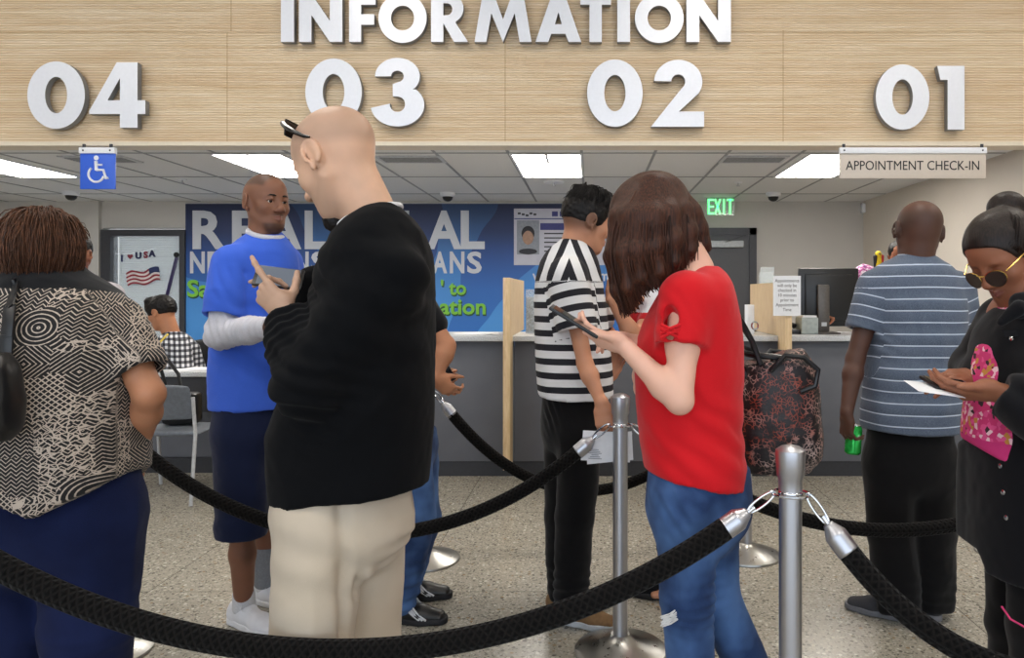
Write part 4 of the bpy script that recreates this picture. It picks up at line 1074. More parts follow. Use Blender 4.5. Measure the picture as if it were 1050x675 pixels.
# ---------------------------------------------------------------- customer chair
k = 5.1/FP
def chair():
    y0, y1 = 4.78, 5.20; xl, xr = (150-CX)*4.95/FP, (203-CX)*4.95/FP
    r = empty('visitor_chair', ((xl+xr)/2, 5, 0), 'grey plastic visitor chair with metal legs at the low desk', 'chair')
    F = Fld(.008); zc0, zc1 = HC-(432-CY)*5.1/FP, HC-(389-CY)*5.1/FP
    F.seg(W((xl+xr)/2-.0, y0+.04, .56), W((xl+xr)/2, y0-.02, .77), (1, 0, 0), (.235, .016), (.225, .016), .02); F.cut((0, 0, .80), (0, 0, 1))
    V, Q = F.run(); npmesh('backrest', V, Q, MT['mid_plastic'], r)
    F = Fld(.008); F.seg(W((xl+xr)/2, y0+.08, .445), W((xl+xr)/2, y1-.02, .45), (1, 0, 0), (.235, .018), (.23, .018), .02)
    V, Q = F.run(); npmesh('seat', V, Q, MT['mid_plastic'], r)
    for sx in (-1, 1):
        x = (xl+xr)/2+sx*.235
        MB().tube([(x+sx*.03, y0-.08, .005), (x, y0+.03, .45), (x, y0+.0, .70)], .012, 10).build('leg', MT['light_grey'], r)
        MB().tube([(x+sx*.02, y1+.05, .005), (x, y1-.02, .44)], .012, 10).build('leg', MT['light_grey'], r)
chair()
item('tote_bag', 'black tote bag with strap standing on the visitor chair', 'bag', [('bag_body', MB().obox(((181-CX)*5.0/FP, 5.07, .585), (1, .1, 0), (-.1, 1, 0), (0, 0, 1), .12, .06, .11, 0, .03), MT['phone']), ('strap', MB().tube([P(186, 400, 5.05), P(183, 384, 5.05), P(170, 366, 5.07), P(163, 372, 5.1), P(172, 402, 5.1)], .012, 8), MT['phone'])], ((181-CX)*5.0/FP, 5.07, .47))
# office chair behind the clerk
k = 6.4/FP; F = Fld(.01); F.seg(P(211, 395, 6.5), P(211, 352, 6.55), (1, 0, 0), (.20, .05), (.17, .04), .03); F.seg(W((200-CX)*k, 6.2, .5), W((190-CX)*k, 6.2, .5), (0, 1, 0), (.22, .04), (.22, .04), .03)
r = empty('office_chair', (P(200, 302, 6.4)[0], 6.4, 0), 'black office chair behind the seated clerk', 'chair')
V, Q = F.run(); npmesh('backrest', V, Q, MT['phone'], r)
m = MB().lathe((P(195, 302, 6.2)[0], 6.2, .06), [(.03, 0), (.03, .42)], 12)
for a in range(5): m.tube([(P(195, 302, 6.2)[0], 6.2, .09), (P(195, 302, 6.2)[0]+.28*math.cos(a*1.257), 6.2+.28*math.sin(a*1.257), .04)], .018, 8); m.sphere((P(195, 302, 6.2)[0]+.28*math.cos(a*1.257), 6.2+.28*math.sin(a*1.257), .03), .029, 0, 10)
m.build('wheel_base', MT['dark_grey'], r)
# ---------------------------------------------------------------- light
def area(name, loc, rot, sx, sy, pw, col=(1, 1, 1)):
    l = bpy.data.lights.new(name, 'AREA'); l.shape = 'RECTANGLE'; l.size = sx; l.size_y = sy; l.energy = pw; l.color = col
    o = bpy.data.objects.new(name, l); C.objects.link(o); o.location = loc; o.rotation_euler = rot; return o
for i, (x, y) in enumerate(((-5, 3.2), (-2, 3.2), (1, 3.2), (3.6, 3.2), (-5, 0), (-2, 0), (1, 0), (3.6, 0))):  # unseen glowing panels added overhead to support the daylight
    r = empty('lobby_fill_light', (x, y, ZL-.04), 'flush ceiling panel light over the waiting lobby', 'ceiling light', 'lobby ceiling lights')
    MB().box(x-.32, x-.30, y-.62, y+.62, ZL-.04, ZL-.001).box(x+.30, x+.32, y-.62, y+.62, ZL-.04, ZL-.001).box(x-.3, x+.3, y-.62, y-.6, ZL-.04, ZL-.001).box(x-.3, x+.3, y+.6, y+.62, ZL-.04, ZL-.001).build('frame', MT['white_paint'], r)
    MB().box(x-.3, x+.3, y-.6, y+.6, ZL-.03, ZL-.02).build('diffuser', LOB, r) if False else None
    MB().box(x-.3, x+.3, y-.6, y+.6, ZL-.03, ZL-.02).build('diffuser', MT['lobby'] if 'lobby' in MT else MT.setdefault('lobby', emit('lobby fill diffuser', '#fff6ea', 17.0)), r)
wld = bpy.data.worlds.new('daylight'); bpy.context.scene.world = wld; wld.use_nodes = True
bg = wld.node_tree.nodes['Background']; bg.inputs[0].default_value = (.78, .88, 1.0, 1); bg.inputs[1].default_value = 2.6
cam = bpy.data.cameras.new('camera'); co_ = bpy.data.objects.new('camera', cam); C.objects.link(co_); bpy.context.scene.camera = co_
co_.location = (0, 0, HC); co_.rotation_euler = (PI/2, 0, 0); cam.sensor_width = 36; cam.lens = FP*36/1050
cam.shift_x = -(CX-525)/1050; cam.shift_y = -(337.5-CY)/1050; cam.clip_start = .05
sc = bpy.context.scene; sc.view_settings.view_transform = 'Standard'; sc.view_settings.look = 'None'; sc.view_settings.gamma = 1
sc.view_settings.use_curve_mapping = False; sc.view_settings.exposure = 0.0
sc.cycles.use_denoising = True; sc.cycles.max_bounces = 6; sc.cycles.diffuse_bounces = 4; sc.cycles.sample_clamp_indirect = 6
# ================================================================ people
import os
ONLY = os.environ.get('ONLY', '')
def want(k): return not ONLY or k in ONLY
def rows_px(rows, d, dd=0):
    """silhouette rows (y, x left, x right, half depth[, depth]) at distance d -> loft rows"""
    out = []
    for r_ in rows:
        y, a, b, hd = r_[:4]; q = r_[4] if len(r_) > 4 else d
        m = P((a+b)/2, y, q); out.append((m[2], m[0], m[1]+dd, (b-a)/2*q/FP, hd))
    return out
def shrink(rows, f, dz=0): return [(z+dz, x, y, a*f, b*f) for z, x, y, a, b in rows]
def sleeve(F, pts, rs, cutp=None, k=.03, hollow=None, cn=None):
    for i in range(len(pts)-1): F.c(pts[i], pts[i+1], rs[i], rs[i+1], k if i == 0 else .02)
def set_arm(p, n, sh, el, wr): p.J['sh'+n] = P(*sh); p.J['el'+n] = P(*el); p.J['wr'+n] = P(*wr)
def legs_px(p, L, R):
    for n, q in (('L', L), ('R', R)):
        p.J['hip'+n] = P(*q[0]); p.J['kn'+n] = P(*q[1]); a = P(*q[2]); a[2] = .06; p.J['an'+n] = a
        if len(q) > 3: p.J['toe'+n] = a*W(1, 1, 0)+W(*q[3], 0)*.15
def strands(p, name, guides, n, r, mat, jit=.006, seed=1, parent=None, taper=.35, noise=.004):
    """locks interpolated between guide polylines; guides: list of lists of points"""
    rg = np.random.RandomState(seed); G = np.array([[np.asarray(q) for q in g] for g in guides]); m = G.shape[1]
    V = []; Q = []; pat = []; K = 5; T = 16
    for s_ in range(n):
        u = rg.rand()*(len(G)-1); i = min(int(u), len(G)-2); f = u-i; g = G[i]*(1-f)+G[i+1]*f
        off = rg.randn(3)*jit; ph = rg.rand()*6; rr = r*(.6+.8*rg.rand()); ln = 1-.16*rg.rand()**2
        tt = np.linspace(0, ln, T)*(m-1)
        # catmull-rom
        pts = []
        for t_ in tt:
            j = min(int(t_), m-2); w = t_-j; a = g[max(j-1, 0)]; b = g[j]; c = g[j+1]; d = g[min(j+2, m-1)]
            pts.append(.5*((2*b)+(c-a)*w+(2*a-5*b+4*c-d)*w*w+(3*b-a-3*c+d)*w**3))
        pts = np.array(pts); x = np.linspace(0, 1, T)[:, None]
        pts = pts+off*(.35+.9*x)+noise*np.sin(x*7+ph)*rg.randn(3)
        pu = None; b0 = len(V)
        for j in range(T):
            tg = nrm(pts[min(j+1, T-1)]-pts[max(j-1, 0)])
            if pu is None: pu = nrm(np.cross(tg, (0.1, 1, 0)))
            uu = nrm(pu-tg*(pu@tg)); pu = uu; vv = np.cross(tg, uu); q = rr*(1-(1-taper)*(j/(T-1))**2)*(.7 if j == 0 else 1)
            for k_ in range(K):
                a = 2*PI*k_/K; V.append(pts[j]+(uu*math.cos(a)*1.6+vv*math.sin(a))*q); pat.append((s_*.37 % 3, u*.1, j*.01))
        for j in range(T-1):
            for k_ in range(K):
                a = b0+j*K+k_; b = b0+j*K+(k_+1) % K; Q.append((a, b, b+K, a+K))
    return np.array(V), np.array(Q), np.array(pat)
def hair_mesh(p, F, guides, n, r, mat, jit=.006, seed=1, name='hair', nz=(70, .002), big=(14, .003), label=None, noise=.004, taper=.35):
    V, Q = F.run(); V = relax(V, Q, 1, .4); N = vnormals(V, Q); q = V-p.b
    V = V+N*(nz[1]*vnoise(q*nz[0])+big[1]*vnoise(q*big[0]+3))[:, None]; pat = q
    for i, g in enumerate(guides):
        v2, q2, p2 = strands(p, name, g, n[i], r, mat, jit, seed+i, noise=noise, taper=taper)
        Q = np.concatenate([Q, q2+len(V)]); V = np.concatenate([V, v2]); pat = np.concatenate([pat, p2])
    o = npmesh(name, V, Q, mat, p.root, {'pat': pat})
    if label: o['label'] = label
    return o
SK_A = skinmat('fair ruddy skin', '#cda78c', '#7d6a5c', '#b0675a'); SK_B = skinmat('fair skin', '#dcb09a', '#8a7060', '#b5605a')
SK_C = skinmat('tanned skin', '#b07c5c', '#604838', '#965048'); SK_D = skinmat('brown skin', '#8a5a42', '#3a261c', '#74403a')
SK_E = skinmat('dark brown skin', '#54392e', '#2b201c', '#4c2c28'); SK_F = skinmat('light olive skin', '#c08c6e', '#1c1310', '#a5605a')
SK_G = skinmat('deep brown skin', '#7d5642', '#241a17', '#7a4a42')
HR_black = hairmat('black hair', '#030202', '#17110f'); HR_brown = hairmat('dark brown hair', '#0f0605', '#56301f', (260, 260, 14)); HR_short = hairmat('short brown hair', '#1f120c', '#6b442e', (190, 190, 60))
JEANS = cloth('blue denim', '#273a5f', .25, 700, .88, .03, .4, 5, '#4d6c9c'); NAVY = cloth('dark navy denim', '#141c38', .25, 600, .85, .1, .3)
BLACK = cloth('black cotton', '#0c0d11', .2, 800, .9, .12); KHAKI = cloth('khaki twill', '#b9ab98', .05, 900, .85, .1, .2, 4, '#c0b2a0')
DKPANTS = cloth('black trousers cloth', '#0d0c0e', .2, 700, .9, .1)

# ---------------------------------------------------------------- A: tall bald man in the black sweater
def man_A():
    d = 1.97; p = Person('bald man in black sweater and khaki trousers with dark glasses on his head', (P(350, 302, d)[0], d), 1.9, -72, .0032, SK_A)
    J = p.J; J['pel'] = P(352, 500, d); J['waist'] = P(368, 400, d); J['chest'] = P(384, 310, d); J['neck'] = P(384, 236, d)
    set_arm(p, 'L', (402, 284, 1.82), (316, 392, 1.76), (293, 322, 1.87)); set_arm(p, 'R', (378, 262, 2.14), (312, 372, 2.24), (322, 292, 2.10))
    legs_px(p, ((330, 515, 1.88), (320, 680, 1.86), (324, 800, 1.9), (-.95, .1)), ((374, 515, 2.06), (372, 680, 2.06), (372, 780, 2.08), (-.9, .3)))
    H = Fr(P(346, 166, d), -67, 30, 0, 1.19)
    p.core(1.0); head(p.B, H, 1.0, 1.0, True, 'down', P(386, 228, d), .060)
    Wl = J['wrL']; t1 = hand(p.B, Wl, (-.70, .08, .70), (-.35, -.9, -.1), 1, .98, ((6, 8, 4), (62, 62, 35), (72, 68, 40), (66, 64, 40)), (.45, .45, -.75))
    t2 = hand(p.B, J['wrR'], (-.93, -.12, .30), (.05, -.45, .88), -1, .98, ((14, 16, 8), (24, 26, 14), (32, 30, 18), (40, 34, 20)), (.8, .35, -.4))
    p.body(H, lambda x, y, z: .55*sm(z+.35*np.maximum(-y, 0), .01, .045)*(1-sm(y, .045, .075))*(1-.75*sm(z, .085, .115))+.45*sm(-z, .03, .07)*sm(y, -.01, .04))
    # goatee
    F = Fld(.003); F.e(H(0, .074, -.112), np.array((.028, .026, .030))*1.19, H.M); F.c(H(-.024, .07, -.085), H(.024, .07, -.085), .012, .012, .01)
    F.c(H(0, .068, -.125), H(0, .072, -.145), .018, .010, .01)
    hair_from(p, F, HR_black, (190, .002), (40, .003), H=H, name='beard')
    brows(p, H, HR_short)
    # sweater
    R_ = rows_px([(205, 396, 404, .03), (211, 385, 409, .07), (222, 367, 421, .13), (238, 352, 433, .18), (262, 338, 441, .215), (300, 328, 444, .225), (350, 314, 445, .225), (400, 298, 443, .22), (440, 281, 441, .215), (480, 281, 438, .21), (540, 288, 432, .20)], d)
    F = Fld(.006); F.loft(R_, pw=2.15, sm=.012)
    J_ = J
    F.chain([J_['shL'], J_['shL']*.5+J_['elL']*.5, J_['elL'], J_['elL']*.45+J_['wrL']*.55, Wl+(J_['elL']-Wl)*.08], [.088, .084, .074, .062, .051], .04)
    F.chain([J_['shR'], J_['elR'], J_['wrR']], [.09, .075, .05], .04)
    D = nrm(Wl-J_['elL']); F.cut(Wl-D*.012, D, .075); F.c(Wl-D*.05, Wl+D*.05, .034, .036, .004, True)
    F.cut(P(352, 517, 1.78), nrm((.10, -.08, -1)))
    F.e(P(380, 205, d), (.078, .085, .045), None, .01, True)
    spots = [(J_['elL'], (.3, 0, 1), .11, .045, .009), (Wl+(J_['elL']-Wl)*.3, nrm(J_['elL']-Wl), .08, .028, .006), (P(420, 330, 1.78), (.5, 0, 1), .16, .09, .006), (P(330, 300, 1.8), (1, 0, .8), .11, .05, .005)]
    lines = [(P(404, 290, 1.75), P(334, 400, 1.74), .02, -.008), (P(350, 300, 1.76), P(300, 345, 1.8), .012, -.006), (P(440, 440, 1.8), P(330, 500, 1.78), .03, -.004), (P(430, 380, 1.8), P(350, 450, 1.76), .02, .005)]
    SW = cloth('black knit sweater', '#050609', .35, 500, .95, .02, .35)
    p.cloth('sweater', F, SW, fk=dict(amp=.006, sc=(6, 6, 4), spots=spots, lines=lines, fine=.0012))
    m = MB(); ring = [P(380, 222, d)+W(.078*math.cos(a), .088*math.sin(a), .030*math.cos(a)) for a in np.linspace(0, 2*PI, 41)[:-1]]
    m.tube(ring, .0085, 10, closed=True); m.build('undershirt_collar', plain('white ribbed cotton', '#cfcfd2', .9, var=.05, nsc=200), p.root)
    p.trousers(KHAKI, r=(.108, .098, .092), seat=(.175, .19), top=P(0, 490, d)[2], pelvis=P(353, 512, d), hem=.05,
        fk=dict(amp=.008, sc=(8, 8, 2.2), spots=[(P(395, 560, 1.95), (.3, 0, 1), .07, .05, .006), (P(330, 560, 1.8), (.2, 0, 1), .2, .10, .003)], lines=[(P(334, 530, 1.76), P(334, 690, 1.77), .003, -.003), (P(349, 512, 1.80), P(352, 650, 1.82), .018, -.022), (P(366, 540, 1.86), P(388, 640, 1.9), .02, .014), (P(352, 560, 1.84), P(380, 650, 1.88), .014, -.012), (P(300, 520, 1.78), P(332, 530, 1.76), .006, -.004), (P(332, 530, 1.76), P(334, 680, 1.77), .004, -.003)], fine=.0008))
    for n in 'LR': p.shoe(n, (BLACK, MT['rubber']), .30)
    # dark glasses pushed up on the head
    GB = plain('gloss black', '#050507', .18)
    g = empty('sunglasses', H(0, .05, .12), 'black sunglasses pushed up on the bald man\'s forehead', 'sunglasses'); s = H.s
    dl = plain('dark lens', '#07080a', .06)
    for q in (-1, 1): MB().obox(H(q*.034, .050, .113), H.d(1, -q*.18, 0), H.d(0, -.7, 1), H.d(0, 1, .7), .029*s, .019*s, .0026*s, 0, .004).build('lens', dl, g)
    for q in (-1, 1):
        MB().tube([H(q*.066, .042, .118), H(q*.078, .030, .098), H(q*.0835, .010, .068), H(q*.083, -.006, .047), H(q*.083, -.018, .036)], [.0085, .0075, .0065, .005, .003], 8).build('temple_arm', GB, g)
    m = MB(); m.tube([H(-.066, .044, .124), H(-.034, .054, .131), H(0, .057, .122), H(.034, .054, .131), H(.066, .044, .124)], .0036*s, 8); m.build('frame', GB, g)
    phone(P(286, 285, 1.97), (1, .25, -.12), (.30, -.72, .62), label='dark smartphone held up by the man in the black sweater', w=.07, l=.125, lit=True)
if want('A'): man_A()

# ---------------------------------------------------------------- B: woman in the red shirt
def woman_B():
    d = 2.1; p = Person('woman in red short-sleeved shirt and ripped blue jeans looking at her phone', (P(705, 302, d)[0], d), 1.68, -82, .0038, SK_B)
    J = p.J; J['pel'] = P(712, 490, d); J['waist'] = P(706, 425, d); J['chest'] = P(708, 350, d); J['neck'] = P(706, 285, d)
    set_arm(p, 'L', (703, 306, 1.96), (697, 411, 1.90), (641, 356, 1.95)); set_arm(p, 'R', (703, 306, 2.24), (662, 398, 2.26), (661, 352, 2.12))
    legs_px(p, ((706, 500, 2.03), (704, 612, 2.02), (714, 760, 2.05), (-1, .05)), ((722, 500, 2.17), (732, 612, 2.15), (800, 735, 2.2), (-.9, .1)))
    H = Fr(P(671, 224, d), -84, 42, 0, 1.0)
    p.core(.92); head(p.B, H, .96, .9, True, 'down', P(712, 277, d), .053)
    t1 = hand(p.B, J['wrL'], (-.88, .12, .30), (-.25, -.62, -.72), 1, .90, ((16, 28, 20), (18, 30, 20), (20, 32, 22), (26, 34, 22)), (.75, .42, .45), 20)
    t2 = hand(p.B, J['wrR'], (-.92, -.18, .26), (.15, -.25, .95), -1, .88, ((22, 34, 22), (30, 36, 24), (38, 40, 24), (42, 42, 26)), (.85, .3, -.3))
    p.body(H)
    R_ = rows_px([(274, 706, 734, .035), (279, 697, 742, .10), (290, 684, 749, .16), (305, 674, 753, .185), (330, 660, 758, .185), (350, 654, 760, .18), (380, 652, 761, .175), (410, 653, 759, .165), (440, 656, 759, .165), (470, 660, 762, .175), (520, 668, 764, .18)], d)
    RED = cloth('red jersey', '#c3121c', .1, 900, .75, .1, .2)
    F = Fld(.0055); F.loft(R_, pw=2.1, sm=.012)
    sh, el = J['shL'], J['elL']; D = nrm(el-sh); he = P(696, 354, 1.925)
    G = Fld(.0055); G.chain([sh, he+D*.05], [.076, .066], .035); G.cut(he, D); G.c(he-D*.04, he+D*.06, .050, .053, .003, True)
    F.chain([J['shR'], J['shR']*.5+J['elR']*.5], [.076, .062], .03)
    F.grp(G, .025); F.e(P(687.5, 325, 1.885), (.022, .040, .031), None, .004, True); F.e(P(686, 346, 1.872), (.013, .03, .008), None, .003, True)
    F.cut(P(712, 499, 1.95), nrm((-.20, -.05, -1))); F.e(P(716, 262, d), (.072, .07, .050), None, .008, True)
    spots = [(P(740, 450, 2.0), (.6, 0, 1), .13, .07, .004), (P(690, 470, 1.95), (.9, 0, 1), .13, .06, .003), (P(680, 330, 1.9), (1, 0, .6), .07, .035, .003)]
    lines = [(P(704, 300, 1.93), P(727, 325, 1.92), .006, -.004), (P(727, 325, 1.92), P(728, 365, 1.94), .007, -.006), (P(708, 430, 1.9), P(709, 500, 1.9), .005, -.003)]
    sh_ = p.cloth('shirt', F, RED, fk=dict(amp=.004, sc=(5, 5, 5), spots=spots, lines=lines, fine=.0008))
    m = MB()
    for y0 in (337, 342): m.tube([P(678, y0-4, 1.865), P(687, y0, 1.855), P(697, y0+5, 1.868)], .0042, 8); m.tube([P(678, y0+5, 1.865), P(687, y0, 1.853), P(697, y0-4, 1.868)], .0042, 8)
    m.build('sleeve_knot', RED, sh_)
    p.trousers(JEANS, 'jeans', r=(.098, .072, .052), seat=(.155, .155), top=P(0, 478, d)[2], pelvis=P(716, 505, d), hem=.07, h=.006,
        fk=dict(amp=.004, sc=(9, 9, 3), spots=[(J['knL']+W(.04, 0, 0), (0, 0, 1), .08, .03, .005), (P(700, 520, 1.95), (1, 0, .7), .08, .04, .003)], lines=[(P(697, 500, 1.94), P(694, 680, 1.96), .004, -.002), (P(725, 500, 1.95), P(722, 560, 1.95), .004, -.002)], fine=.0008))
    for (px, py, w_, h_, rot) in ((687, 634, .022, .014, -.45),):
        m = MB(); c = P(px, py, 1.955)
        rg = random.Random(5)
        for i in range(16):
            t_ = (i/15-.5)*2*h_; a = c+W(-w_+rg.uniform(-.004, .004), -.004*0, t_)+W(0, 0, -w_*rot*-1); b = c+W(w_+rg.uniform(-.004, .004), .004, t_)+W(0, 0, w_*rot*-1)
            m.tube([a, (a+b)/2+W(0, -.010, rg.uniform(-.003, .003)), b], .0016, 5)
        m.build('frayed_tear', plain('frayed white threads', '#c8c6c4', .9), p.root)
    for n in 'LR': p.shoe(n, (BLACK, MT['rubber']), .25)
    # hair
    F = Fld(.005); capbase(F, H, .010, .006)
    near = [[(650, 193, 2.06), (631, 222, 2.03), (627, 262, 2.02), (634, 298, 2.02), (641, 326, 2.03)], [(660, 187, 2.04), (642, 222, 1.985), (638, 262, 1.97), (644, 295, 1.98), (652, 314, 2.0)],
            [(668, 184, 2.03), (655, 222, 1.965), (652, 258, 1.955), (658, 284, 1.97), (664, 298, 1.98)], [(676, 185, 2.03), (672, 222, 1.96), (672, 254, 1.955), (676, 278, 1.97), (681, 293, 1.98)],
            [(684, 188, 2.05), (690, 218, 1.98), (692, 246, 1.97), (691, 268, 1.98), (692, 284, 2.0)], [(691, 192, 2.08), (704, 216, 2.03), (708, 238, 2.02), (707, 256, 2.02), (706, 269, 2.04)],
            [(696, 197, 2.12), (712, 218, 2.12), (718, 236, 2.12), (721, 250, 2.12), (727, 258, 2.12)]]
    near = [[P(*q) for q in g] for g in near]
    far = [[W(q[0]*1.0, 2*2.115-q[1], q[2]) for q in g] for g in near]
    for g in near+far: F.chain([g[0]*.85+H.c*.15, g[1]+(H.c-g[1])*.12, g[2]+(H.c-g[2])*.06, g[3], g[3]*.35+g[4]*.65], [.030, .028, .024, .016, .007], .02)
    F.e(H(0, .10, -.04), (.045, .03, .055), H.M, .02, True)
    hair_mesh(p, F, [near, far], [1500, 500], .0015, HR_brown, .0055, 4, noise=.0028, nz=(70, .001), big=(14, .002))
    phone(P(589, 329.5, 1.93), (.84, 0, -.52), (.5, -.10, .82), label='black smartphone held flat by the woman in red', l=.15, w=.075)
    # leopard bag on her far shoulder
    t = NT('leopard print leather'); v = t.obj(); w = t.n('ShaderNodeVectorMath'); w.operation = 'ADD'; t.l(v, w.inputs[0]); nn = t.n('ShaderNodeVectorMath'); nn.operation = 'SCALE'; t.l(t.noise(v, 14, 3, out=1), nn.inputs[0]); nn.inputs['Scale'].default_value = .05; t.l(nn.outputs[0], w.inputs[1])
    e_ = t.vor(w.outputs[0], 78, 'DISTANCE_TO_EDGE'); msk = t.ramp(e_, [(.04, (1, 1, 1, 1)), (.12, (0, 0, 0, 1))])
    brk = t.ramp(t.noise(v, 30, 2), [(.42, (0, 0, 0, 1)), (.55, (1, 1, 1, 1))]); cc = t.mix(t.ramp(t.noise(v, 5, 2), [(.4, (0, 0, 0, 1)), (.6, (1, 1, 1, 1))]), lin('#8a3a26'), lin('#b9a29a'))
    t.set(col=t.mix(t.math('MULTIPLY', msk, brk), lin('#140a0c'), cc), rough=.5); t.bump(e_, .3, .003); LEO = t.m
    db = 2.36; g = empty('handbag', P(798, 483, db), 'large leopard print handbag with black straps hanging behind the woman in red', 'handbag')
    R_ = rows_px([(358, 764, 822, .05), (372, 761, 832, .075), (400, 757, 838, .09), (440, 753, 842, .095), (470, 757, 840, .09), (483, 766, 828, .06)], db)
    F = Fld(.005); F.loft(R_, pw=2.5, sm=.015); F.cut(P(795, 366, db), nrm((.25, 0, -1))*-1)
    V, Q = F.run(); V = relax(V, Q, 2); V = folds(V, Q, .007, (9, 9, 5), fine=.002); npmesh('bag_body', V, Q, LEO, g)
    m = MB(); rim = [P(797, 368+0, db)+W(.118*math.cos(a), .066*math.sin(a), -.028*math.cos(a)+.006*math.sin(3*a)) for a in np.linspace(0, 2*PI, 41)[:-1]]
    m.tube(rim, .010, 8, closed=True); m.build('rim', MT['phone'], g)
    for dy, s1 in ((-.07, 0), (.06, 6)):
        MB().tube([P(775+s1, 372, db)+W(0, dy, 0), P(768+s1, 350, db)+W(0, dy*.8, 0), P(752, 318, 2.3)+W(0, dy*.4, 0), P(735, 284, 2.26)+W(0, dy*.2, 0), P(722, 290, 2.29)+W(0, dy*.3+.03, 0), P(735, 340, 2.36)+W(0, abs(dy)*.2, 0), P(762, 385, db+.02)+W(0, dy*.9, 0)], .0095, 8).build('shoulder_strap', MT['phone'], g)
    for dy in (-.085, .075):
        MB().tube([P(783, 378, db)+W(0, dy, 0), P(797, 362, db)+W(0, dy*1.15, 0), P(815, 364, db)+W(0, dy*1.2, 0), P(829, 376, db)+W(0, dy*1.2, 0), P(826, 392, db)+W(0, dy*1.2, 0), P(812, 398, db)+W(0, dy*1.15, 0)], .0085, 8).build('handle', MT['phone'], g)
    m = MB(); c = P(774, 334, 2.28); m.tube([c+W(.010*math.cos(a), 0, .012*math.sin(a)) for a in np.linspace(0, 2*PI, 21)[:-1]], .0025, 8, closed=True); m.build('strap_ring', MT['chrome'], g)
if want('B'): woman_B()

# ---------------------------------------------------------------- C: woman with the patterned shirt, seen from behind
def tribal():
    t = NT('black and cream tribal print'); v = t.attr('pat'); X = t.xyz(v)
    cx = t.n('ShaderNodeCombineXYZ'); t.l(X[0], cx.inputs[0]); t.l(X[2], cx.inputs[1]); u = cx.outputs[0]
    cell = t.vor(u, 9.5, 'F1', 'Color', .75, 'CHEBYCHEV'); cxz = t.xyz(cell); dist = t.vor(u, 9.5, 'F1', 'Distance', .75, 'CHEBYCHEV')
    pos = t.vor(u, 9.5, 'F1', 'Position', .75, 'CHEBYCHEV'); dv = t.n('ShaderNodeVectorMath'); dv.operation = 'SUBTRACT'; t.l(u, dv.inputs[0]); t.l(pos, dv.inputs[1]); D = t.xyz(dv.outputs[0])
    ax = t.math('ABSOLUTE', D[0]); ay = t.math('ABSOLUTE', D[1])
    rings = t.math('SINE', t.math('MULTIPLY', t.math('SQRT', t.math('ADD', t.math('MULTIPLY', ax, ax), t.math('MULTIPLY', ay, ay))), 2*PI/.0105))
    diam = t.math('SINE', t.math('MULTIPLY', t.math('ADD', ax, ay), 2*PI/.0115))
    tri = t.math('PINGPONG', D[0], .011); zig = t.math('SINE', t.math('MULTIPLY', t.math('ADD', tri, D[1]), 2*PI/.0105))
    lat = t.math('MAXIMUM', t.math('SINE', t.math('MULTIPLY', t.math('ADD', D[0], D[1]), 2*PI/.014)), t.math('SINE', t.math('MULTIPLY', t.math('SUBTRACT', D[0], D[1]), 2*PI/.014)))
    fan = t.math('SINE', t.math('MULTIPLY', t.math('ARCTAN2', D[1], D[0]), 13)); fan = t.math('MULTIPLY', fan, t.math('GREATER_THAN', dist, .25)); 
    def pick(a, b, thr, ch): return t.math('ADD', t.math('MULTIPLY', a, t.math('LESS_THAN', ch, thr)), t.math('MULTIPLY', b, t.math('GREATER_THAN', ch, thr)))
    s1 = pick(zig, diam, .3, cxz[0]); s2 = pick(s1, rings, .55, cxz[0]); s3 = pick(s2, lat, .72, cxz[0]); s4 = pick(s3, fan, .86, cxz[0])
    s4 = t.math('ADD', s4, t.math('MULTIPLY', t.math('SUBTRACT', t.noise(v, 110, 2), .5), 1.0))
    edge = t.vor(u, 9.5, 'F1', 'Distance', .75, 'CHEBYCHEV')
    fine = t.vor(u, 60, 'DISTANCE_TO_EDGE'); fl = t.math('LESS_THAN', fine, .06)
    m = t.ramp(s4, [(.60, (0, 0, 0, 1)), (.78, (1, 1, 1, 1))]); bd = t.math('MULTIPLY', t.math('GREATER_THAN', edge, .5), fl)
    m = t.math('MAXIMUM', m, bd)
    t.set(col=t.mix(m, lin('#0c0a0b'), lin('#b5a698')), rough=.85, sheen=.1); t.bump(t.noise(t.obj(), 700, 2), .2, .0006); return t.m
